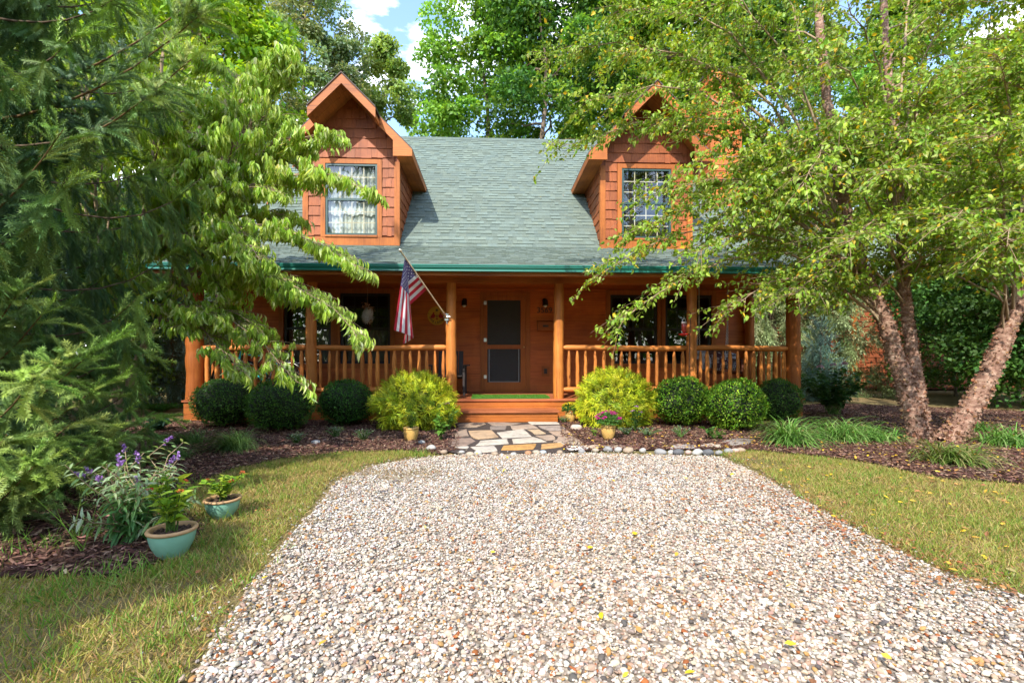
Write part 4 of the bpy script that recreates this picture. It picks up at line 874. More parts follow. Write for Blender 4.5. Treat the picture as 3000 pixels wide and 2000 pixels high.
g = Geo(); q = np.concatenate([np.array(G(x,y)[:2])+rng.normal(0,s_,(n,2))*[1.6,1] for x, y, s_, n in ((1000,1405,.10,220),(940,1455,.09,220),(880,1525,.08,220),(820,1590,.08,220),(760,1660,.07,220),(710,1730,.07,200),(660,1810,.06,200),(610,1900,.06,200),(2240,1395,.10,220),(2330,1450,.10,220),(2450,1520,.10,220),(2620,1605,.09,240),(2780,1680,.08,240),(2920,1725,.08,220),(1090,1380,.12,500),(1180,1392,.14,600),(1260,1378,.1,300),(1490,1425,.05,60),(1560,1422,.05,60))])
blades(g, q, .012, .04, None, palette(len(q),[(.30,.20,.10),(.36,.26,.14),(.2,.17,.06)]), .002, 1.2)
tag(g.build('dead_grass', M['blade']), 'straw coloured dead grass matted over the near left gravel corner', 'grass', kind='stuff')
# ---- fallen leaves
g = Geo(); q = np.concatenate([scatter(bedR,85), scatter(lawnR,38), scatter(drive,9), scatter(lawnL,4), np.array(G(2400,1450)[:2])+rng.normal(0,.5,(60,2))]); q = q[(q[:,1]>1)&(q[:,1]<8.1)]; n = len(q)
T = np.column_stack([q, rng.uniform(.018,.03,n)]); d = nrm(np.column_stack([rng.normal(0,1,(n,2)),rng.normal(0,.2,n)])); tv = np.array([[0,-.5,0],[.3,-.1,.06],[.22,.3,.05],[0,.6,.0],[-.22,.3,.05],[-.3,-.1,.06]]); tf = np.array([[0,1,2,3],[0,3,4,5]])
g.inst(tv, tf, basis(d, nrm(rng.normal(0,.3,(n,3))+[0,0,1])), T, rng.uniform(.02,.042,n), palette(n,[(.68,.46,.03),(.60,.36,.05),(.42,.22,.07),(.30,.13,.06),(.40,.30,.12)],[3,2,3,3,2]))
q = np.concatenate([np.array(G(x,y)[:2])+rng.normal(0,.16,(n,2)) for x, y, n in ((2370,1500,70),(2500,1560,50),(1500,1440,24),(1550,1425,24),(2280,1540,40),(2150,1480,60),(1900,1380,50),(780,1500,24),(2180,1420,90),(2320,1470,120),(2450,1540,120),(2620,1620,110),(2780,1680,90),(2900,1720,70),(2050,1370,60),(1750,1360,50),(700,1760,30),(640,1850,30))]); n = len(q); T = np.column_stack([q, rng.uniform(.012,.022,n)]); d = nrm(np.column_stack([rng.normal(0,1,(n,2)),rng.normal(0,.2,n)]))
g.inst(tv, tf, basis(d, nrm(rng.normal(0,.4,(n,3))+[0,0,1])), T, rng.uniform(.012,.028,n), palette(n,[(.30,.11,.04),(.36,.16,.06),(.24,.10,.05)]))
xr = np.concatenate([rng.uniform(1.2,6.0,150),rng.uniform(-5.6,-2.6,40)]); yr = 7.75+rng.random(190)**1.6*4.5; ok_ = (np.abs(xr-3.331)>1.5)&(np.abs(xr+2.951)>1.5)|(yr<10.1); xr, yr = xr[ok_], yr[ok_]; zr_ = np.where(yr<YW, ZE+(yr-YE)*(ZK-ZE)/(YW-YE), ZK+(yr-YW))+.03; n = len(xr)
d = nrm(np.column_stack([rng.normal(0,1,(n,2)),rng.normal(.3,.3,n)])); g.inst(tv, tf, basis(d, nrm(rng.normal(0,.25,(n,3))+[0,-.5,1])), np.column_stack([xr,yr,zr_]), rng.uniform(.02,.036,n), palette(n,[(.42,.28,.05),(.30,.16,.06),(.22,.12,.06)]))
tag(g.build('fallen_leaves', M['dry']), 'yellow and brown fallen birch leaves strewn over bed, lawn, gravel and roof', 'leaf litter', kind='stuff')
# ================================================================ PLANTS OF THE BEDS
def leaf_t(prof, fold=.25, curl=.3, ext=1.0):   # unit-length leaf along +y; prof = [(t, halfwidth)]
    V = [(0,0,0)]; 
    for t_, w_ in prof: z = -curl*t_*t_; V += [(-w_,t_,z+fold*w_),(0,t_,z),(w_,t_,z+fold*w_)]
    V.append((0,1,-curl)); n = len(prof); Fc = [(0,2,1),(0,3,2)]
    for k in range(n-1):
        a = 1+3*k; Fc += [(a,a+1,a+4),(a,a+4,a+3),(a+1,a+2,a+5),(a+1,a+5,a+4)]
    a = 1+3*(n-1); Fc += [(a,a+1,3*n+1),(a+1,a+2,3*n+1)]
    return np.array(V,float), np.array(Fc)
LF_OVAL = leaf_t([(.25,.2),(.6,.24)],.3,.2); LF_SMALL = (np.array([[0,0,0],[-.28,.5,.08],[.28,.5,.08],[0,1,-.05]]), np.array([[0,2,1],[1,2,3]]))
LF_LANCE = leaf_t([(.3,.11),(.65,.085)],.3,.35); LF_DROOP = leaf_t([(.14,.09),(.38,.16),(.66,.125),(.86,.05)],.9,.40); LF_HEART = leaf_t([(.2,.3),(.5,.27)],.3,.25)
def fol(g, lf, T, d, up, S, tint, w=1.0):
    n = len(T); S = np.asarray(S); S3 = np.column_stack([S*w,S,S]); g.inst(lf[0], lf[1], basis(d,up), T, S3, tint)
def sphere_pts(n, lo=-.4):
    z = rng.uniform(lo,1,n); a = rng.uniform(0,2*PI,n); r = np.sqrt(1-z*z); return np.column_stack([r*np.cos(a),r*np.sin(a),z])
def boxwood(name, px, pyb, rx, ry, label, cols, n=6500, lf=.026, lump=.075):
    b = np.array(G(px,pyb)); s_ = F/np.hypot(b[0],b[1]); R = rx/s_; H = ry/s_; c_ = b+[0,R*.75,H*.98]
    t = thing(name, label, 'shrub', (b[0],b[1]+R*.75,0), group='clipped boxwood balls')
    g = Geo(); V, Fc = ICO[3]; g.add(V*np.array([R,R,H])*.86*(1+rng.uniform(-.05,.05,(len(V),1)))+c_, Fc, (.7,.7,.7))
    g.build('branches', plain('shrub twigs',(.025,.036,.012),.9), t)
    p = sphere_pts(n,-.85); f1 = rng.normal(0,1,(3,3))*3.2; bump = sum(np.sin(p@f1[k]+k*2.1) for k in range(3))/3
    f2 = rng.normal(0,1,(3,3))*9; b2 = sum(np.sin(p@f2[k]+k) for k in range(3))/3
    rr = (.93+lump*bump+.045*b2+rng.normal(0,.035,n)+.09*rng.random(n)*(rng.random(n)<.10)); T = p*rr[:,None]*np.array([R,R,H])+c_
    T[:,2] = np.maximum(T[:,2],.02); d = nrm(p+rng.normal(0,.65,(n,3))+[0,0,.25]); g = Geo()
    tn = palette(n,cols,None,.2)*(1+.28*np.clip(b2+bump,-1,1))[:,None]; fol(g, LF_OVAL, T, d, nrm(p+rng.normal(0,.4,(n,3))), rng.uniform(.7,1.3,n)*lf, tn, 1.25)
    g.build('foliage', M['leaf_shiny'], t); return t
BD = [(.062,.15,.021),(.09,.20,.028),(.045,.115,.018)]; BL = [(.14,.31,.020),(.22,.40,.028),(.33,.47,.045),(.09,.22,.016)]
boxwood('boxwood_shrub',622,1258,80,64,'dark clipped boxwood ball below the corner post, leftmost of the left row',BD)
boxwood('boxwood_shrub',790,1272,85,72,'largest dark clipped boxwood ball, in front of the second porch post',BD)
boxwood('boxwood_shrub',997,1252,77,66,'dark green clipped boxwood ball beside the left golden shrub',[(.05,.145,.02),(.075,.20,.028),(.035,.10,.016)])
boxwood('boxwood_shrub',2022,1255,82,72,'bright green loose boxwood ball in front of the feeder post',BL,6500,.028,.09)
boxwood('boxwood_shrub',2188,1268,82,70,'bright green boxwood ball behind the ornamental grass',BL,6500,.028,.09)
boxwood('boxwood_shrub',2308,1240,60,56,'dark boxwood ball at the right porch corner post',BD,5000)  # takes the dark boxwood greens
def golden(px, pyb, rx, ry, label):
    b = np.array(G(px,pyb)); s_ = F/np.hypot(b[0],b[1]); R, H = rx/s_, ry/s_; cy = b[1]+R*.62
    t = thing('golden_cypress', label, 'shrub', (b[0],cy,0), group='golden thread cypresses'); c_ = np.array([b[0],cy,H*.46])
    g = Geo(); V, Fc = ICO[3]; g.add(V*np.array([R*.84,R*.7,H*.50])+c_,Fc,(1,1,1)); g.build('branches', plain('golden shrub core',(.10,.11,.012),.9), t)
    n = 2600; p = sphere_pts(n,-.8); f1 = rng.normal(0,1,(3,3))*4; bm_ = sum(np.sin(p@f1[k]+k*2.1) for k in range(3))/3
    rr = .90+.10*bm_+rng.normal(0,.05,n); T = p*rr[:,None]*np.array([R,R*.85,H*.60])+c_; T[:,2] = np.maximum(T[:,2],.03)
    # thread spray: a drooping ribbon with side threads
    V = []; Fc = []
    def thread(a0, b0, ang, L, w_):
        k0 = len(V); n_ = 4
        for i in range(n_+1):
            q = i/n_; x = a0+math.sin(ang)*L*q; y = b0+math.cos(ang)*L*q; z = .10*math.sin(q*2)-.5*q*q*L
            V.extend([(x-w_*(1-q*.6),y,z),(x+w_*(1-q*.6),y,z+.004)])
            if i: Fc.append((k0+2*i-2,k0+2*i-1,k0+2*i+1,k0+2*i))
    thread(0,0,0,1,.045)
    for k in range(7): thread(0,.12+.11*k,(-1)**k*.75,.42-.03*k,.040)
    V, Fc = np.array(V), np.array(Fc)
    d = nrm(p*[1,1,.8]+rng.normal(0,.60,(n,3))+[0,0,.25]); tn = palette(n,[(.44,.47,.015),(.34,.41,.014),(.56,.55,.03),(.17,.26,.012)],[3,3,2,1.8],.15)*(1+.25*np.clip(bm_,-1,1))[:,None]
    g = Geo(); g.inst(V,Fc,basis(d,nrm(p+[0,0,.6]+rng.normal(0,.3,(n,3)))),T,rng.uniform(.09,.18,n),tn); g.build('foliage', M['needle'], t)
golden(1203,1264,120,146,'golden yellow thread cypress left of the porch steps')
golden(1816,1256,104,150,'golden yellow thread cypress right of the porch steps')
# ---- grassy clumps
def grass_clump(px, py, n, L, label, cols, spread=.06, droop=1.0, name='grass_clump', w_=.006, dirx=0.0, group='arching grass clumps'):
    b = np.array(G(px,py)); t = thing(name, label, 'plant', tuple(b), group=group)
    K = 7; a = rng.uniform(0,2*PI,n); el = rng.uniform(.55,1.45,n); LL = L*rng.uniform(.5,1.1,n); base = b+np.column_stack([rng.normal(0,spread,(n,2)),np.zeros(n)])
    hx = np.column_stack([np.cos(a)+dirx,np.sin(a)]); V = np.zeros((n,K,2,3)); ang = el.copy(); p = base.copy(); side = np.column_stack([-hx[:,1],hx[:,0],np.zeros(n)])
    for k in range(K):
        q = k/(K-1); w__ = w_*(1-q**2*.92)
        V[:,k,0] = p-side*w__; V[:,k,1] = p+side*w__+[0,0,.001]
        st = LL/(K-1); p = p+np.column_stack([hx*(np.cos(ang)*st)[:,None],np.sin(ang)*st]); ang = ang-droop*rng.uniform(.25,.45,n); p[:,2] = np.maximum(p[:,2],.01)
    Fc = np.array([[2*k,2*k+1,2*k+3,2*k+2] for k in range(K-1)]); Fc = (Fc[None]+(np.arange(n)*2*K)[:,None,None]).reshape(-1,4)
    g = Geo(); g.add(V.reshape(-1,3),Fc,np.repeat(palette(n,cols),2*K,0)); o = g.build('blades', M['blade'], t, True); return t
LI = [(.10,.24,.035),(.16,.31,.06),(.25,.36,.11),(.07,.17,.025)]
grass_clump(2310,1300,420,.62,'lush arching grass clump in front of the bright boxwoods, at the bed corner',LI,.07)
grass_clump(2460,1290,360,.56,'arching grass clump between the bed corner and the birch trunks',LI,.10)
grass_clump(2570,1290,220,.42,'low arching grass clump touching the left birch trunk',LI,.08)
grass_clump(2785,1356,400,.46,'yellowish arching grass clump in front of the forked birch base',[(.12,.19,.03),(.19,.24,.06),(.28,.26,.10),(.08,.15,.02)],.09)
grass_clump(2960,1305,340,.48,'arching grass clump right of the birch at the frame edge',LI,.12)
grass_clump(2860,1262,160,.32,'dark green grass clump behind the leaning birch trunk',BD,.1)  # darker greens than the other clumps
FN = [(.10,.19,.04),(.14,.23,.06),(.07,.14,.03)]
grass_clump(690,1320,520,.52,'fine wispy grass clump in front of the largest dark boxwood',FN,.05,1.1,w_=.003,dirx=-.35)
grass_clump(560,1300,260,.40,'fine wispy grass clump to the left, leaning over the mulch',FN,.06,1.2,w_=.003,dirx=-.5)
grass_clump(520,1345,200,.36,'small wispy grass clump behind the butterfly bush',FN,.05,1.2,w_=.003,dirx=-.4)
# ---- small leafy plants
def herb(name, label, px, py, h, r, n, lf, lfm, cols, stems=8, flower=None, nf=0, z0=0.0, base=None, parent=None, fl=.02, cat='plant', w_=1.0, up=.5, group=None):
    b = np.array(G(px,py) if base is None else base,float)
    t = parent or thing(name, label, cat, tuple(b), group=group)
    g = Geo(); tips = []
    LP = []; LDD = []
    for k in range(stems):
        a_ = rnd.uniform(0,2*PI); q = math.sqrt(rnd.random())*r; tp = b+[math.cos(a_)*q,math.sin(a_)*q,h*rnd.uniform(.75,1.05)*(1-.25*(q/r)**2)]
        md = (b+tp)/2+[rnd.uniform(-.1,.1)*r,rnd.uniform(-.1,.1)*r,h*.08]; g.tube([b+[rnd.uniform(-.15,.15)*r,rnd.uniform(-.15,.15)*r,z0],md,tp],[.0045,.004,.002],5,(.6,.8,.4)); tips.append(tp)
        m_ = max(1,n//stems); tt = rng.uniform(.22,1.0,m_); pts = (b*(1-tt[:,None])**2+2*md*(tt*(1-tt))[:,None]+tp*(tt**2)[:,None]); an = np.arange(m_)*2.4+rng.uniform(0,1,m_)
        LP.append(pts); LDD.append(np.column_stack([np.cos(an),np.sin(an),np.full(m_,up)+rng.normal(0,.35,m_)]))
    g.build('stems', plain('green stem',(.10,.15,.03),.7), t, True)
    LP = np.concatenate(LP); LDD = nrm(np.concatenate(LDD)); g = Geo(); fol(g, lfm, LP, LDD, nrm(rng.normal(0,.3,(len(LP),3))+[0,0,1]), rng.uniform(.6,1.2,len(LP))*lf, palette(len(LP),cols), w_)
    g.build('foliage', M['leaf'], t)
    return t, b, tips
def florets(t, c_, r, col, n=26, squash=.6, name='flower', lf=.5):
    g = Geo(); p = sphere_pts(n,-.1); T = c_+p*np.array([r,r,r*squash])*.7; fol(g, LF_OVAL, T, nrm(p+rng.normal(0,.35,(n,3))+[0,0,.15]), nrm(rng.normal(0,1,(n,3))+[0,0,.5]), np.full(n,r*lf*1.3), palette(n,[col,np.array(col)*.75,np.minimum(np.array(col)*1.25,.9)],None,.08), 1.5)
    g.build(name, M['petal'], t)
SIL = [(.25,.33,.24),(.36,.43,.33),(.18,.25,.17)]; GN = [(.08,.18,.03),(.13,.25,.045),(.05,.13,.025)]
for px, py, h, r, n, lab in ((868,1298,.14,.16,240,'faint grey green herb in front of the largest dark boxwood'),(985,1282,.16,.15,260,'silvery herb below the third boxwood ball'),(1068,1290,.15,.16,260,'silvery lavender like tuft in the middle of the left bed'),
    (1652,1238,.12,.12,160,'pale herb between the steps and the yellow mum pot'),(1838,1275,.12,.14,200,'pale grey green herb beside the magenta mum'),(1900,1278,.13,.18,280,'silvery mound in front of the right golden cypress'),(1995,1282,.17,.13,240,'grey green upright herb in front of the feeder post boxwood')):
    herb('silver_herb',lab,px,py,h,r,n,.035,LF_LANCE,SIL,22,up=.7,w_=.8,group='silvery herbs in the mulch')
herb('leafy_plant','tall leafy green plant at the left edge of the flagstone path',1292,1290,.40,.13,60,.09,LF_HEART,[(.14,.28,.04),(.09,.2,.03)],6,up=.15,group='leafy perennials')
herb('leafy_plant','leafy plant with broad leaves between the two bright boxwoods',2098,1288,.17,.16,46,.085,LF_HEART,GN,8,up=.3,group='leafy perennials')
herb('leafy_plant','tiny leafy sprout left of the magenta mum pot',1742,1278,.13,.07,26,.045,LF_OVAL,[(.2,.3,.04),(.14,.24,.03)],6,group='leafy perennials')
for lab, px, py, nfl in (('coneflower stalk with pink heads in front of the right golden cypress',1862,1266,3),('coneflower with one lilac head right of the left golden cypress',1316,1262,2)):
    t, b, tips = herb('coneflower',lab,px,py,.36,.09,46,.10,LF_LANCE,GN,7,up=.9,w_=1.3,group='coneflowers')
    for tp in tips[:nfl]: florets(t, tp+np.array([0,0,.035]), .028, (.46,.22,.40), 18, .4)
herb('ground_cover','low bluish green ground cover beside the corner boxwood at the left',455,1262,.20,.30,700,.055,LF_OVAL,[(.035,.10,.065),(.05,.13,.08),(.025,.07,.04)],50,up=.3,group='low plants at the left corner')
herb('ground_cover','bright green low patch behind the bluish ground cover',470,1205,.16,.45,600,.06,LF_OVAL,[(.05,.17,.02),(.07,.22,.03)],50,up=.5,group='low plants at the left corner')
# ---- potted plants
def pot(name, label, px, py, rim_r, h, mat, rimmat, foot=.62, group=None, belly=0.0):
    b = np.array(G(px,py)); t = thing(name, label, 'flower pot', tuple(b), group=group); R = rim_r
    prof = [(0,.0),(R*foot,.0)]+[(R*(foot+(.97-foot)*(1-(1-q)**2.0)+belly*math.sin(PI*q)), h*.88*q) for q in np.linspace(.08,1,9)]
    g = Geo(); g.lathe(prof, sides=40); p = g.build('pot', mat, t, True, True)
    g = Geo(); g.lathe([(R*.93,h*.86),(R*1.02,h*.885),(R*1.05,h*.92),(R*1.05,h*.965),(R*1.01,h),(R*.93,h),(R*.87,h*.975),(R*.85,h*.9),(R*.83,h*.80)], sides=40); g.build('rim', rimmat, p, True, True)
    g = Geo(); V = [(0,0,h*.86)]+[(R*.86*math.cos(a)*1,R*.86*math.sin(a),h*.84+rng.normal(0,.004)) for a in np.linspace(0,2*PI,25)[:-1]]; g.add(V,[[0,i+1,(i+1)%24+1] for i in range(24)])
    for k in range(60): a=rnd.uniform(0,6.3); q=R*.8*math.sqrt(rnd.random()); g.ball((q*math.cos(a),q*math.sin(a),h*.86),rnd.uniform(.005,.012),1,jt(.3),noise=.2)
    g.build('soil', M['soil'], t, False, True); return t, b+np.array([0,0,h*.84])
LANT = [(.22,.36,.03),(.30,.42,.04),(.14,.27,.03),(.38,.48,.06)]
t, b = pot('flower_pot','larger turquoise glazed pot with lantana, nearest the camera at the butterfly bush',505,1628,.110,.150,M['pot_teal'],M['pot_rim'],.5,'turquoise glazed pots')
_, _, tips = herb('','',0,0,.31,.13,160,.062,LF_HEART,LANT,11,base=b,parent=t,up=.35)
for tp, col in zip(tips,[(.6,.05,.04),(.65,.12,.05),(.7,.22,.06)]): florets(t, tp+np.array([0,0,.008]), .014, col)
t, b = pot('flower_pot','smaller turquoise glazed pot with lantana, standing farther back on the grass',652,1515,.105,.128,M['pot_teal'],M['pot_rim'],.5,'turquoise glazed pots')
_, _, tips = herb('','',0,0,.20,.12,150,.05,LF_HEART,LANT,10,base=b,parent=t,up=.35)
for tp, col in zip(tips,[(.7,.20,.07),(.65,.15,.05),(.7,.25,.08)]): florets(t, tp+np.array([0,0,.008]), .014, col)
t, b = pot('flower_pot','ochre pot with a pale green leafy plant in front of the left golden cypress',1204,1290,.098,.17,M['pot_tan'],M['pot_tan'],.66,'ochre glazed pots',.03)
herb('','',0,0,.24,.10,130,.055,LF_OVAL,[(.26,.36,.05),(.34,.42,.09),(.16,.28,.04)],14,base=b,parent=t,up=.35)
def mum(label, px, py, r, h, col, cr):
    t, b = pot('flower_pot',label,px,py,r,h,M['pot_tan'],M['pot_tan'],.6,'ochre glazed pots',.06)
    n = 900; p = sphere_pts(n,-.3); T = b+[0,0,cr*.55]+p*np.array([cr,cr,cr*.72])*rng.uniform(.55,1,(n,1)); g = Geo(); fol(g, LF_OVAL, T, nrm(p+rng.normal(0,.5,(n,3))), nrm(p+[0,0,.4]), rng.uniform(.018,.032,n), palette(n,[(.05,.14,.025),(.08,.19,.03)]),1.3); g.build('foliage', M['leaf'], t)
    for k in range(44):
        q = sphere_pts(1,.18)[0]; florets(t, b+[0,0,cr*.6]+q*np.array([cr,cr,cr*.76])*1.02, .021, col, 12, .5, lf=.55)
mum('ochre pot with a yellow mum beside the porch steps',1671,1236,.088,.16,(.58,.46,.02),.135)
mum('ochre pot with a magenta mum at the right of the flagstone path',1782,1286,.093,.175,(.50,.02,.22),.155)
# ---- butterfly bush
b = np.array(G(395,1580)); t = thing('butterfly_bush','silvery butterfly bush with purple flower spikes behind the large turquoise pot','shrub',tuple(b))
gs = Geo(); gl = Geo(); spikes = []
for k in range(38):
    a_ = rnd.uniform(0,2*PI); el = rnd.uniform(1.12,1.52) if k > 8 else rnd.uniform(.7,1.0); L = rnd.uniform(.30,.56) if k > 8 else rnd.uniform(.20,.32)
    d0 = np.array([math.cos(a_)*math.cos(el),math.sin(a_)*math.cos(el),math.sin(el)]); side = np.array([math.cos(a_),math.sin(a_),-.2])
    pts = [b+rng.normal(0,.02,3)*[1,1,0]+d0*L*q+side*.09*q*q for q in np.linspace(0,1,8)]; gs.tube(pts,np.linspace(.006,.002,8),5)
    P_ = np.array(pts); m_ = 30; tt = np.repeat(np.linspace(.2,1,m_//2),2); LPs = np.array([[np.interp(q,np.linspace(0,1,8),P_[:,i]) for i in range(3)] for q in tt])
    an = np.arange(m_)*PI+np.repeat(np.arange(m_//2),2)*1.57+rnd.uniform(0,3); ax = nrm(P_[-1]-P_[0]); u = nrm(np.cross(ax,[0.3,.2,1])); v = np.cross(ax,u)
    dd = nrm(np.cos(an)[:,None]*u+np.sin(an)[:,None]*v+ax*.45+[0,0,-.1]); ln = .105*(1-.45*tt)*rng.uniform(.8,1.15,m_); lo = (tt[:,None]<.55)
    tn = np.where(lo, palette(m_,[(.10,.24,.08),(.14,.29,.09)]), palette(m_,[(.27,.37,.19),(.36,.44,.27),(.20,.33,.12)])); fol(gl, LF_LANCE, LPs, dd, nrm(rng.normal(0,.3,(m_,3))+[0,0,1]), ln, tn, 1.0)
    if k > 8 and rnd.random() < .28: spikes.append((pts[-1], nrm(pts[-1]-pts[-2])))
gs.build('stems', M['smooth_bark'], t, True); gl.build('foliage', M['leaf'], t)
for p0, d in spikes:
    n = 46; q = rng.random(n)**.8; L = rnd.uniform(.035,.07); d = nrm(d+np.array([rnd.uniform(-.7,.7),rnd.uniform(-.4,.1),.0])); T = p0+d*(q*L)[:,None]+rng.normal(0,1,(n,3))*(.008*(1.05-q))[:,None]
    g = Geo(); fol(g, LF_OVAL, T, nrm(rng.normal(0,1,(n,3))+d), nrm(rng.normal(0,1,(n,3))), rng.uniform(.009,.016,n), palette(n,[(.34,.17,.46),(.44,.28,.56),(.22,.09,.32)]), 1.5); g.build('flower_spike', M['petal'], t)
# ---- hydrangea
b = np.array(G(2440,1215)); t, b, tips = herb('hydrangea','dark hydrangea shrub with pale pink flower heads right of the porch corner',2440,1215,.95,.62,900,.11,LF_HEART,[(.03,.09,.02),(.045,.12,.025),(.02,.06,.015)],60,cat='shrub',up=.25)
for tp in sorted(tips,key=lambda q:-q[2])[:3]: florets(t, tp, .05, (.5,.33,.36), 40, .8)
# ================================================================ TREES
def curve(p0, p1, n=8, sag=0.0, jit=0.0, up=0.0):
    p0, p1 = np.array(p0,float), np.array(p1,float); q = np.linspace(0,1,n)[:,None]
    p = p0+(p1-p0)*q; p[:,2] += (up*np.sin(PI*q)-sag*q*q)[:,0]; p[1:-1] += rng.normal(0,jit,(n-2,3)); return p
def along(pts, q):
    pts = np.asarray(pts); s_ = np.linspace(0,1,len(pts)); q = np.asarray(q); p = np.column_stack([np.interp(q,s_,pts[:,i]) for i in range(3)])
    e = 1e-3; p2 = np.column_stack([np.interp(np.minimum(q+e,1),s_,pts[:,i]) for i in range(3)]); p1 = np.column_stack([np.interp(np.maximum(q-e,0),s_,pts[:,i]) for i in range(3)]); return p, nrm(p2-p1)
def roof_z(y): return np.where(y < YW, ZE+(y-YE)*(ZK-ZE)/(YW-YE), ZK+(y-YW))
def clear(T, pad=.06):          # leaves do not grow through the house
    x, y, z = T.T; hit = (y > YE-.15)&(y < YR)&(x > RX0-.1)&(x < RX1+.1)&(z < roof_z(y)+pad)
    for xc in (-2.951,3.331): hit |= (np.abs(x-xc) < 1.42)&(y > 9.4)&(y < 13)&(z < 6.75-np.maximum(np.abs(x-xc)-.0,0))&(z > 3)
    return ~hit
# ---- Norway spruce on the left
def spray(n_side, L, nn, nl, nw):
    V = []; Fc = []; W = []
    def twig(a, d, up, L_, m_):
        k0 = len(V); s_ = nrm(np.cross(d, up)); 
        V.extend([a-s_*.004,a+s_*.004,a+d*L_+s_*.002,a+d*L_-s_*.002]); Fc.append((k0,k0+1,k0+2,k0+3)); W.extend([.55]*4)
        for i in range(m_):
            q = (i+.5)/m_; ph = i*2.399; rad = s_*math.cos(ph)+np.cross(d,s_)*math.sin(ph)*.75; nd = nrm(rad+d*.6); c_ = a+d*L_*q; wv = nrm(np.cross(nd,d+up*.3)); k0 = len(V)
            V.extend([c_-wv*nw,c_+wv*nw,c_+nd*nl]); Fc.append((k0,k0+1,k0+2,k0+2)); W.extend([.8,.8,1.15])
        k0 = len(V); V.extend([a+d*L_-s_*nw,a+d*L_+s_*nw,a+d*(L_+nl)]); Fc.append((k0,k0+1,k0+2,k0+2)); W.extend([1.25]*3)
    up = np.array([0,0,1.0]); twig(np.zeros(3),np.array([0,1.,0]),up,L,nn)
    for k in range(n_side):
        q = .15+.7*k/max(1,n_side-1); s = (-1)**k; a_ = k*2.4+rnd.uniform(-.4,.4); d = nrm([math.cos(a_)*.62,1.0,math.sin(a_)*.5]); twig(np.array([0,L*q,0]),d,up,L*(.62-.38*q),int(nn*(.58-.3*q)))
    V = np.array(V,float); V[:,2] -= .28*np.clip(V[:,1],0,2)**2; F3 = [f[:3] for f in Fc if f[2] == f[3]]; F4 = [f for f in Fc if f[2] != f[3]]; F3 += [(a,b,c) for a,b,c,d in F4]+[(a,c,d) for a,b,c,d in F4]
    return V, np.array(F3), np.array(W)
def spruce(name, label, base, H, R0, zlo, zhi_fine, cols, tpl, dens=1.0, group=None, whorl=.30, sp=(.24,.42), nb_=6, rfun=None, extra=()):
    reseed(label); base = np.array(base,float); t = thing(name, label, 'tree', tuple(base), group=group)
    g = Geo(); z = np.linspace(0,H,14); g.tube(base+np.column_stack([rng.normal(0,.01,14),rng.normal(0,.01,14),z]), np.linspace(H*.021,.01,14), 12); gb = Geo(); 
    T = []; Dd = []; U = []; S = []; TN = []
    zz = zlo
    while zz < H-.3:
        Lb = R0*(1-(zz/H)**1.2)*(rfun(zz) if rfun else 1); fine = zz < zhi_fine
        nb = nb_ if fine else max(4,nb_-2)
        for k in range(nb):
            a_ = rnd.uniform(0,2*PI); L = Lb*rnd.uniform(.78,1.12); dr = rnd.uniform(.12,.32)*(1.15 if zz < 2 else 1.0)
            d0 = np.array([math.cos(a_),math.sin(a_),0]); n_ = 9; q = np.linspace(0,1,n_)
            pts = base+np.array([0,0,zz+rnd.uniform(-.1,.1)])+d0*(q*L)[:,None]; pts[:,2] += L*(.12*q-dr*np.sin(q*2.6)*q+.30*q**3*rnd.uniform(.5,1.2)); pts[:,2] = np.maximum(pts[:,2],.10)
            gb.tube(pts, np.linspace(.015 if fine else .03,.003,n_), 6, (.6,.55,.5))
            side0 = np.array([-d0[1],d0[0],0]); m_ = int(L/.075*dens) if fine else int(L/.22)
            qs = rng.uniform(.16,1,m_)**.8; pp, tg = along(pts,qs); sgn = np.where(rng.random(m_)<.5,-1,1)
            dd = tg*rng.uniform(.2,.65,(m_,1))+side0*(sgn*rng.uniform(.05,.6,m_))[:,None]+np.array([0,0,-1])*(rng.uniform(.7,3.4,m_)*(1.15-qs*.85))[:,None]
            T.append(pp); Dd.append(nrm(dd)); U.append(nrm(rng.normal(0,.25,(m_,3))+[0,0,1]+tg*.3)); S.append(rng.uniform(*sp,m_)*(1 if fine else 1.7)); tip = qs[:,None]**2
            TN.append(palette(m_,cols[:3],None,.14)*(1-tip*.7)+palette(m_,cols[3:],None,.14)*tip*.7)
            # the leader of the branch
            T.append(pts[-2:-1]); Dd.append(nrm(pts[-1:]-pts[-2:-1]+[0,0,.05])); U.append(np.array([[0,0,1.0]])); S.append(np.array([sp[1]*1.0])); TN.append(palette(1,cols[3:],None,.1))
        zz += whorl*rnd.uniform(.8,1.2)*(1 if fine else 1.8)
    for e in extra:                    # low boughs reaching into the light, with upright new shoots
        e = np.array(e,float); z0 = max(.25,e[2]*.8); s0 = base+[0,0,z0]; L = np.linalg.norm(e-s0); q = np.linspace(0,1,9); pts = s0+(e-s0)*q[:,None]; pts[:,2] += -.10*L*np.sin(PI*q)+.06*L*q**4
        gb.tube(pts,np.linspace(.014,.003,9),6,(.9,.75,.5)); m_ = int(L*17); qs = rng.uniform(.35,1,m_); pp, tg = along(pts,qs); sd = nrm(np.cross(tg,[0,0,1])); sg = np.where(rng.random(m_)<.5,-1,1)
        dd = tg*rng.uniform(.6,1.1,(m_,1))+sd*(sg*rng.uniform(.1,.8,m_))[:,None]+np.array([0,0,1])*(rng.uniform(-.7,.75,m_)*qs)[:,None]; T.append(pp); Dd.append(nrm(dd)); U.append(nrm(rng.normal(0,.3,(m_,3))+[0,0,1])); S.append(rng.uniform(.16,.30,m_)); tip = qs[:,None]**3
        TN.append(palette(m_,cols[:3],None,.14)*(1-tip*.9)+palette(m_,[(.30,.42,.06),(.38,.47,.09),(.22,.36,.05)],None,.14)*tip*.9)
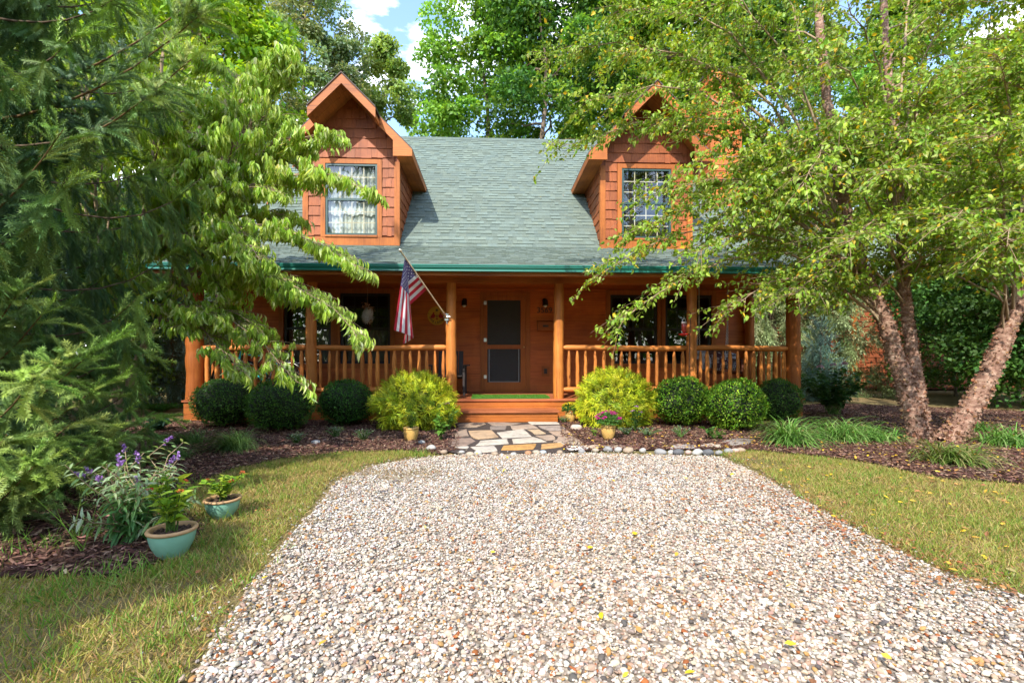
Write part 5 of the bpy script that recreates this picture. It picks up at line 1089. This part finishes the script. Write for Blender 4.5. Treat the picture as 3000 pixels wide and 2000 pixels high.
    g.V += gb.V; g.L += [l+g.n for l in gb.L]; g.K += gb.K; g.T += gb.T; g.M += gb.M; g.build('trunk', M['bark'], t, True)
    T, Dd, U, S, TN = map(np.concatenate,(T,Dd,U,S,TN)); gf = Geo(); pick = rng.integers(0,len(tpl),len(T))
    for k, (V,Fc,W) in enumerate(tpl):
        s_ = pick == k; gf.inst(V,Fc,basis(Dd[s_],U[s_]),T[s_],S[s_],TN[s_],0,W)
    gf.build('crown', M['needle'], t); return t
SPC = [(.048,.118,.050),(.066,.150,.060),(.058,.138,.082),(.20,.33,.055),(.31,.42,.07)]  # inner greens darkened for the crown's shaded interior; end greens are new growth
TPL = [spray(n_,1.0,n2,.105,.0125) for n_, n2 in ((4,115),(3,120),(2,130))]
spruce('spruce_tree','big dark green spruce with hanging boughs at the left edge of the view',(-4.3,3.7,0),10.5,2.4,.16,4.6,SPC,TPL,1.6,'conifers',.25,(.20,.40),7,rfun=lambda z: (.70 if z < .55 else .64 if z < 1.3 else .88 if z < 2.7 else .78),extra=[D(250,1105,2.9),D(165,1120,2.8),D(262,1205,2.95),D(95,1180,2.6),D(205,1300,2.85),D(120,1420,2.5),D(20,1350,2.4),D(440,1255,3.7),D(120,975,2.9),D(60,900,2.8),D(330,1330,3.4),D(170,1490,2.7),D(60,1480,2.5),D(250,1395,3.0),D(185,430,3.0),D(560,230,3.4),D(610,80,3.5),D(620,10,3.6)])
# ---- broad crowns for the trees behind
def crown_tree(name, label, base, H, R, zc0, nclump, nleaf, lf, cols, lw=1.0, trunk_r=.2, lean=0.0, kind='leaf', shape=1.0, group='trees behind the cabin', bark='bark', clump=(.18,.34), droop=0.0, limb=10):
    reseed(label); base = np.array(base,float); t = thing(name, label, 'tree', tuple(base), group=group)
    top = base+[lean,0,H]; g = Geo(); tp = curve(base, base+(top-base)*.86, 10, 0, R*.03); g.tube(tp, np.linspace(trunk_r,trunk_r*.15,10), 10); gb = Geo()
    T = []; N = []; TN = []
    for k in range(nclump):
        q = rnd.random()**.85; zz = zc0+(H-zc0)*q; rr = R*(math.sin(PI*min(1,.16+.84*q)**shape)**.7)*(.35+.65*math.sqrt(rnd.random())); a_ = rnd.uniform(0,2*PI)
        c_ = base+[lean*zz/H+rr*math.cos(a_),rr*math.sin(a_),zz]; r_ = R*rnd.uniform(*clump); m_ = int(nleaf/nclump)
        p = nrm(rng.normal(0,1,(m_,3))); p[:,2] = np.where((p[:,2] < -.2)&(rng.random(m_)<.6),-p[:,2],p[:,2]); rad = r_*rng.uniform(.45,1.05,m_)**.6*np.array([1.0]); 
        T.append(c_+p*rad[:,None]*np.array([1.15,1.15,.75])); N.append(p); kk = rnd.uniform(.72,1.3); hh = rnd.uniform(-.08,.08); TN.append(palette(m_,cols,None,.14)*kk*np.array([1+hh*2,1,1-hh]))
        if k < limb:
            s0 = along(tp,[min(.95,max(.15,(zz-R*.3)/(H*.86)))])[0][0]; g.tube(curve(s0,c_,6,0,R*.03), np.linspace(trunk_r*.3,trunk_r*.05,6), 6)
    T, N, TN = map(np.concatenate,(T,N,TN)); n = len(T); d = nrm(N*.6+rng.normal(0,.7,(n,3))+[0,0,-.35-droop]); gf = Geo()
    fol(gf, LF_SMALL if lw < 2 else LF_DROOP, T, d, nrm(N+rng.normal(0,.5,(n,3))+[0,0,.7]), rng.uniform(.65,1.25,n)*lf, TN, lw if lw < 2 else 1)
    g.build('trunk', M[bark], t, True); gf.build('crown', M[kind], t); return t
YG = [(.24,.36,.022),(.31,.42,.03),(.16,.28,.02)]; MG = [(.17,.31,.04),(.22,.37,.05),(.12,.24,.03)]; PG = [(.24,.30,.14),(.32,.37,.20),(.16,.23,.10)]; DG = [(.07,.165,.032),(.095,.21,.04),(.05,.12,.024)]; LG = [(.24,.34,.085),(.31,.40,.12),(.17,.27,.07)]
def gx(px, Y): return PX(px,Y)
A1 = crown_tree('maple_tree','bright yellow green maple towering behind the spruce at upper left',(gx(590,15),15,0),13.0,3.0,5.2,70,26000,.20,YG,1.05,.22)
A2 = crown_tree('poplar_tree','tall airy grey green poplar behind the left dormer',(gx(890,21),21,0),20,2.6,4,110,42000,.17,PG,1.1,.2,group='trees behind the cabin',clump=(.13,.3))
A3 = crown_tree('poplar_tree','pale green poplar rising over the roof right of the left dormer peak',(gx(1120,25),25,0),17.4,2.5,4,90,36000,.19,LG,1.1,.2,clump=(.13,.3))
A4 = crown_tree('maple_tree','big leafy maple filling the sky above the middle of the roof',(gx(1430,23),23,0),22,2.9,6.0,100,42000,.21,MG,1.1,.22)
A5 = crown_tree('maple_tree','dark green maple with a visible bare trunk over the right half of the roof',(gx(1590,21),21,0),21,3.2,6.2,90,36000,.21,DG+MG[:1],1.1,.2)
cp = [(A4,1790,25,'leafy maple behind the right dormer',1.0,1.2),(A1,1985,22,'light green maple behind the chimney',1.45,2.2),(A5,2200,19,'dark maple just right of the chimney',.85,3.0),(A2,2420,24,'grey green poplar seen through the birch crown',.9,.8),(A4,2650,20,'broad maple behind the birch trunks',.78,4.1),(A1,2900,17,'yellow green maple at the upper right corner',.95,5.0),
      (A5,380,19,'dark maple behind the bright maple at upper left',.75,1.0),(A3,130,16,'pale poplar behind the spruce top',.8,2.5),(A4,-120,15,'leafy maple beyond the left frame edge',.6,.4),(A2,740,27,'distant grey poplar left of the dormer',.95,2.0),(A3,990,30,'distant pale poplar under the clouds',.62,4.4),(A5,1480,31,'distant dark maple in the gap above the ridge',.66,2.9),(A3,1255,30,'distant pale poplar left of the big maple',.72,3.7),(A2,1030,34,'farthest grey poplar low above the ridge',.62,4.9),(A1,1400,33,'farthest yellow green maple low above the ridge',.92,2.2),(A3,1680,29,'distant pale poplar right of the bare trunk',.9,5.5),(A4,3150,19,'maple at the far right edge',.8,1.7)]
for src, px, Y, lab, s_, rz in cp: dup(src,(gx(px,Y),Y,0),rz,(s_,s_,s_),lab)
# trees across the drive, behind the camera: they show in the window panes
for k, (src, x, y, s_) in enumerate(((A4,-9,-17,.62),(A1,-2,-20,.9),(A5,5,-17,.6),(A1,10.5,-13,.8),(A4,16,-15,.6))): dup(src,(x,y,0),k*1.3,(s_,s_,s_),['dense maple','bright maple','dark maple','light maple','tall leafy maple'][k]+' across the drive, mirrored in the porch windows','trees mirrored in the windows')
# low screens of trees at both sides
TPB = [spray(5,1.0,26,.12,.022) for _ in range(2)]
B1 = spruce('pale_spruce','pale sunlit spruce seen through the left end of the porch',(PX(640,13.5),13.5,0),6.5,1.5,.2,5.5,[(.17,.25,.085),(.22,.30,.11),(.15,.23,.09),(.32,.38,.17),(.39,.43,.2)],TPB,.8,'background conifers',.36,(.35,.6),7)
dup(B1,(PX(2265,14.5),14.5,0),1.0,(1.0,1.0,1.1),'pale sunlit spruce behind the right end of the porch'); dup(B1,(PX(2420,13.2),13.2,0),2.2,(.95,.95,.95),'pale spruce standing right of the porch corner post')
B2 = spruce('blue_spruce','small blue green spruce left of the corner porch post',(PX(500,11.2),11.2,0),3.4,1.15,.25,3,[(.09,.19,.15),(.12,.24,.19),(.08,.17,.13),(.17,.29,.24),(.2,.32,.26)],TPB,.8,'background conifers',.3,(.3,.5),7)
dup(B2,(PX(2405,11.6),11.6,0),1.5,(.55,.55,.6),'blue green spruce beside the pale spruce at right')
B3 = crown_tree('evergreen_thicket','dark leafy thicket behind the forked birch',(PX(2870,10.5),10.5,0),4.6,1.7,.1,64,17000,.10,DG,1.15,.06,group='dark thickets',clump=(.22,.4))
for px, Y, lab, s_, rz in ((3090,9.8,'dark leafy thicket behind the leaning birch trunk',1.0,2.0),(2800,13.0,'shaded thicket in front of the red clapboard building',.75,1.1),(3180,9.0,'dark thicket at the right frame edge',1.1,.7),(2980,12.5,'taller dark thicket at right behind the others',1.25,3.3),(300,10.5,'dark thicket deep behind the multi stemmed dogwood',.95,4.0),(120,9.0,'dark thicket behind the lower spruce boughs',.9,5.0),(-90,7.5,'dark thicket left of the spruce',.9,.3),(420,15.5,'thicket behind the blue spruce at left',1.1,2.4)):
    dup(B3,(PX(px,Y),Y,0),rz,(s_,s_,s_),lab)
# far woods closing the horizon
reseed('woods'); g = Geo(); n = 70000; a_ = rng.uniform(-PI,PI,n); dd = rng.uniform(33,42,n); x = np.sin(a_)*dd; y = np.cos(a_)*dd; hh = 9+4*vnoise(x,y,.22,5); z = hh*rng.random(n)**.8
d = nrm(rng.normal(0,1,(n,3))); kk = .6+.8*vnoise(x,z*1.0,.7,2); fol(g, LF_SMALL, np.column_stack([x,y,z]), d, nrm(rng.normal(0,1,(n,3))+[0,-.5,.5]), rng.uniform(.35,.8,n), palette(n,MG+DG+LG[:1])*kk[:,None], 1.3)
tag(g.build('far_woods', M['leaf']), 'distant green woods closing the view behind the cabin', 'woods', kind='stuff')
# ---- red clapboard building at the right
t = thing('clapboard_building','red clapboard outbuilding glimpsed behind the birch trunks','building',(15,17,0)); bx0, bx1, by = PX(2500,15.5), PX(2500,15.5)+9, 15.5
g = Geo(); lap(g,(bx0,by,0),(1,0,0),(0,-1,0),.1,3.6,.17,lambda z:(0,9),th=.03); lap(g,(bx0,by,0),(0,1,0),(-1,0,0),.1,3.6,.17,lambda z:(0,6),th=.03); g.box(bx0+.03,bx0+8.9,by+.02,by+6,.05,3.6); g.build('wall', M['dark_siding'], t)
g = Geo(); g.box(bx0-.06,bx0+.1,by-.05,by+.03,.1,3.6); g.build('corner_board', M['trim_v'], t)
g = Geo(); slab(g,(bx0-.4,by-.5,3.55),(bx0+9.4,by-.5,3.55),(bx0+9.4,by+3,6.3),(bx0-.4,by+3,6.3),.12); slab(g,(bx0-.4,by+3,6.3),(bx0+9.4,by+3,6.3),(bx0+9.4,by+6.5,3.55),(bx0-.4,by+6.5,3.55),.12); g.build('roof', M['shingle'], t)
# ---- multi-stemmed dogwood with drooping leaves
reseed('dogwood'); DW = 5.55; bs = np.array(D(347,1312,DW)); bs[2] = 0
t = thing('dogwood_tree','multi stemmed dogwood with drooping light green leaves in front of the left porch','tree',tuple(bs))
st = {}
def stem(pts): return np.array([D(*p) for p in pts])
g = Geo()
S0 = np.array([bs,D(347,1240,DW),D(345,1180,DW)]); g.tube(S0,[.075,.06,.055],12)
st['a'] = stem([(345,1190,DW),(330,1130,DW),(320,1040,DW+.02),(305,930,DW),(300,800,DW),(285,640,DW+.1),(262,430,DW+.2),(250,230,DW+.3)])
st['b'] = stem([(348,1190,DW),(352,1120,DW-.03),(366,993,DW-.05),(392,860,DW-.02),(402,760,DW),(430,560,DW+.1),(460,360,DW+.2),(480,150,DW+.3)])
st['c'] = stem([(352,1190,DW),(375,1140,DW),(412,1030,DW),(446,966,DW-.02),(509,877,DW-.05),(580,760,DW-.05),(630,660,DW),(656,560,DW),(700,440,DW+.05),(720,330,DW+.1)])
for k, r in (('a',.036),('b',.036),('c',.045)): g.tube(st[k], np.linspace(r,r*.3,len(st[k])), 10)
gtr = g
tips = [('c',.9,857,190,5.7),('c',.85,770,250,5.9),('c',.8,969,393,5.35),('c',.75,905,430,5.6),('c',.72,1090,560,4.95),('c',.68,1000,520,5.2),('c',.65,880,640,5.5),('c',.6,1056,790,4.75),('c',.58,985,745,5.0),('c',.5,1043,976,4.75),('c',.47,955,905,5.0),('c',.5,830,870,5.2),('c',.36,700,1085,4.95),('c',.4,770,970,5.2),('c',.42,872,1120,5.0),('c',.34,600,920,5.0),('c',.45,680,850,5.3),('c',.7,800,560,5.0),('c',.8,820,460,5.9),('c',.95,700,220,6.1),('c',.62,720,690,4.9),('c',.55,760,760,4.6),
        ('b',.95,480,90,5.9),('b',.9,600,170,5.6),('b',.85,380,160,5.3),('b',.8,640,300,5.3),('b',.75,560,390,5.0),('b',.7,640,470,5.1),('b',.62,560,560,4.9),('b',.55,520,690,5.0),('b',.45,480,830,5.1),('b',.9,330,240,6.4),('b',.8,540,250,6.4),
        ('a',.95,250,150,5.6),('a',.9,100,240,5.3),('a',.85,30,290,5.2),('a',.8,140,330,5.0),('a',.75,-60,350,5.4),('a',.9,180,60,5.9),('a',.5,370,930,5.2),('a',.6,200,520,5.5),('a',.7,60,500,5.6)]
for _ in range(30):
    key = rnd.choice('abbccc'); tips.append((key,rnd.uniform(.45,.95),rnd.uniform(380,850) if key != 'a' else rnd.uniform(60,420),rnd.uniform(170,860),rnd.uniform(4.9,6.3)))
gb = Geo(); LT = []; LDr = []; LS = []; LN = []; LU = []
for key, q0, px, py, dd_ in tips:
    s0 = along(st[key],[q0])[0][0]; e = np.array(D(px,py,dd_)); L = np.linalg.norm(e-s0); pts = curve(s0,e,9,0,.02,.14*L); gb.tube(pts,np.linspace(.014,.003,9),6)
    ax = nrm(e-s0); sd = nrm(np.cross(ax,[0,0,1])); m_ = int(12+L*16)
    for k in range(m_):
        q = rnd.uniform(.28,1.0); p, tg = along(pts,[q]); p, tg = p[0], tg[0]; s = rnd.choice((-1,1)); tl = rnd.uniform(.22,.58)*(1.2-q*.75); td = nrm(tg*rnd.uniform(.4,1)+sd*s*rnd.uniform(.3,1.1)+np.array([0,0,rnd.uniform(-.15,.2)])); te = p+td*tl
        gb.tube([p,(p+te)/2+[0,0,.02],te],[.003,.0025,.0015],4,cap=False); nl = 20; qq = rng.uniform(.25,1,nl); lp = p+(te-p)*qq[:,None]+rng.normal(0,.012,(nl,3))
        out = np.column_stack([rng.normal(0,.30,(nl,2)),np.full(nl,-1)])+td*.28; LT.append(lp); LDr.append(nrm(out)); LU.append(nrm(rng.normal(0,.5,(nl,3))+td*1.0+[0,0,.35])); LS.append(rng.uniform(.065,.125,nl)); kk = rnd.uniform(.82,1.22)
        LN.append(palette(nl,[(.36,.50,.07),(.44,.56,.13),(.24,.38,.045),(.55,.62,.30)],[3,3,2,1.3],.13)*kk)
for A_, B_ in (('V','V'),('K','K'),('T','T'),('M','M')): setattr(gtr, A_, getattr(gtr,A_)+getattr(gb,B_))
gtr.L += [l+gtr.n for l in gb.L]; gtr.build('trunk', M['smooth_bark'], t, True)
LT, LDr, LS, LN, LU = map(np.concatenate,(LT,LDr,LS,LN,LU)); ok = clear(LT); g = Geo(); fol(g, LF_DROOP, LT[ok], LDr[ok], LU[ok], LS[ok], LN[ok], .9); g.build('crown', M['leaf'], t)
# ---- river birch with three stems
reseed('birch'); BW = 6.05; bb = np.array(G(2725,1290)); t = thing('birch_tree','three stemmed river birch with peeling bark and an overhanging crown at right','tree',tuple(bb))
def low(p): 
    p = np.array(p); p[:,2] = np.where(np.arange(len(p))==0, -.03, p[:,2]); return p
s1 = low(stem([(2694,1300,BW),(2690,1254,BW),(2655,1140,BW),(2628,1047,BW),(2599,956,BW),(2565,880,BW),(2533,810,BW),(2510,740,BW),(2485,650,BW+.05),(2462,540,BW+.05),(2440,400,BW+.1),(2418,250,BW+.1),(2398,60,BW+.15),(2380,-200,BW+.2),(2350,-520,BW+.3)]))
s2 = stem([(2700,1230,BW+.05),(2690,1140,BW+.08),(2675,1047,BW+.10),(2662,956,BW+.12),(2650,860,BW+.14),(2643,760,BW+.16),(2636,650,BW+.18),(2630,520,BW+.2),(2622,400,BW+.22),(2606,250,BW+.25),(2590,60,BW+.3),(2585,-200,BW+.35),(2600,-560,BW+.4)])
s3 = low(stem([(2772,1300,BW-.02),(2808,1254,BW-.03),(2872,1150,BW-.06),(2917,1047,BW-.1),(2950,960,BW-.11),(2978,895,BW-.12),(3020,790,BW-.12),(3070,650,BW-.14),(3118,480,BW-.15),(3150,250,BW-.15),(3180,-50,BW-.1),(3200,-400,BW)]))
g = Geo()
def bark_stem(pts, r0, r1, flare=1.0):
    q = np.linspace(0,1,len(pts)*4); pp = along(pts,q)[0]; rad = r0+(r1-r0)*q**.8; rad = rad*(1+flare*.35*np.exp(-q*22)); 
    pp[1:] += rng.normal(0,.004,(len(pp)-1,3)); g.tube(pp, rad, 22, rough=.055)
    L = np.linalg.norm(pts[-1]-pts[0]); n = int(260*L); qq = rng.random(n)**1.5; c_, tg = along(pts,qq); rr = np.interp(qq,q,rad); rd = nrm(rng.normal(0,1,(n,3))); rd = nrm(rd-tg*(rd*tg).sum(1,keepdims=True)); tan_ = np.cross(tg,rd)
    T = c_+rd*(rr*1.0)[:,None]; dd_ = nrm(tan_*np.where(rng.random(n)<.5,-1,1)[:,None]+rd*rng.uniform(.15,.9,(n,1))+tg*rng.normal(0,.35,(n,1))); sz_ = np.clip(rr*rng.uniform(.12,.36,n),.007,.036)
    tv = np.array([[-.5,0,0],[.5,0,0],[.45,.6,.10],[-.4,.65,.10],[.25,1.0,.35],[-.3,1.05,.38]]); tf = np.array([[0,1,2,3],[3,2,4,5]]); g.inst(tv, tf, basis(dd_,rd), T, sz_, palette(n,[(1.1,1.0,.92),(1.45,1.3,1.2),(.8,.66,.56),(1.2,.82,.62)],None,.15))
bark_stem(s1,.112,.040,1.2); bark_stem(s2,.078,.036,0); bark_stem(s3,.120,.048,.7)
tr = g.build('trunk', M['birch_bark'], t, True)
BT = [(1,.42,1640,330,6.1),(1,.55,1600,70,6.3),(1,.32,1745,715,5.7),(1,.30,1822,845,5.5),(1,.36,1900,500,5.9),(1,.30,2050,660,5.3),(1,.45,1710,190,5.6),(1,.40,1960,260,5.7),(1,.27,2150,840,5.5),(2,.30,2330,800,5.2),(2,.34,2480,640,4.7),(2,.36,2250,350,5.3),(1,.38,1840,600,5.6),(1,.5,1820,60,5.9),(1,.46,2000,420,5.2),(1,.33,2180,560,5.4),
      (3,.42,2800,560,4.6),(3,.38,2950,640,4.3),(3,.45,2900,300,4.7),(2,.5,2750,150,4.9),(2,.4,2620,430,4.7),(3,.5,2700,330,5.0),(3,.48,3080,420,4.6),(2,.45,2450,300,4.9),(2,.52,2380,90,5.0),(3,.55,2920,80,5.0),(1,.5,2250,160,6.6),(1,.4,2350,480,6.9),(2,.42,2560,520,7.2),(2,.5,2700,260,7.4),(3,.4,2860,480,7.2),(3,.5,3000,250,7.2),(1,.34,2250,700,6.6),(1,.29,2400,830,5.7),(2,.3,2500,800,6.6),(2,.33,2760,640,5.2),(3,.34,2890,720,5.0),
      (1,.6,1800,-60,6.0),(1,.62,2050,-80,5.6),(2,.6,2450,-80,5.2),(2,.62,2800,-60,5.4),(3,.62,3100,0,5.4),(1,.65,2200,-150,7.0),(2,.66,2700,-150,7.2)]
stems = {1:s1,2:s2,3:s3}; br = [(stems[k],q,np.array(D(px,py,dd_))) for k,q,px,py,dd_ in BT]
for k in (1,2,3):                       # and branches all round, up to the top
    for _ in range(19):
        q = rnd.uniform(.36,.98); s0 = along(stems[k],[q])[0][0]; a_ = rnd.uniform(0,2*PI); L = rnd.uniform(1.2,2.6)*(1.25-.6*q); br.append((stems[k],q,s0+[math.cos(a_)*L,math.sin(a_)*L,L*rnd.uniform(-.1,.6)]))
gb = Geo(); LT=[]; LDr=[]; LS=[]; LN=[]; LU=[]
for sm_, q0, e in br:
    s0 = along(sm_,[q0])[0][0]; L = np.linalg.norm(e-s0); pts = curve(s0,e,9,.10*L,.035,.20*L); gb.tube(pts,np.linspace(.006+.0042*L,.0025,9),6); ax = nrm(e-s0); sd = nrm(np.cross(ax,[0,0,1])); m_ = int(14+L*14)
    for k in range(m_):
        q = rnd.uniform(.22,1.0)**.8; p, tg = along(pts,[q]); p, tg = p[0], tg[0]; s = rnd.choice((-1,1)); tl = rnd.uniform(.25,.62); td = nrm(tg*rnd.uniform(.3,1)+sd*s*rnd.uniform(.2,1)+np.array([0,0,rnd.uniform(-.35,.30)])); te = p+td*tl+[0,0,-.10*tl]
        tw = np.array([p,(p+te)/2+[0,0,.04],te]); gb.tube(tw,[.0035,.0028,.0014],4,(.9,.85,.8),cap=False); nl = rnd.randint(13,22); lp, lt_ = along(tw,rng.uniform(.15,1.0,nl)); lp = lp+rng.normal(0,.022,(nl,3))
        LT.append(lp); LDr.append(nrm(rng.normal(0,.65,(nl,3))+td*.55+[0,0,-.45])); LU.append(nrm(rng.normal(0,.55,(nl,3))+[0,-.15,.9])); LS.append(rng.uniform(.036,.076,nl)); kk = rnd.uniform(.78,1.25); yl = rng.random(nl) < .04
        c_ = palette(nl,[(.21,.33,.030),(.28,.38,.040),(.14,.25,.024),(.36,.42,.10)],[3,3,2,1],.15)*kk; c_[yl] = palette(int(yl.sum()),[(.62,.42,.03)]) if yl.any() else c_[yl]; LN.append(c_)
gb.build('branches', M['smooth_bark'], tr, True)
LT, LDr, LS, LN, LU = map(np.concatenate,(LT,LDr,LS,LN,LU)); ok = clear(LT); g = Geo(); LFB = leaf_t([(.22,.27),(.55,.25)],.3,.2); fol(g, LFB, LT[ok], LDr[ok], LU[ok], LS[ok], LN[ok]); g.build('crown', M['leaf_shiny'], t)
# a young maple by the drive, left of the camera: its crown throws the shade on the near grass
crown_tree('young_maple','young maple beside the drive whose crown shades the near left grass',(-3.28,-1.42,0),4.4,.55,3.0,24,5200,.11,MG,1.1,.05,group='trees beside the drive')
print('leaves', len(LT))
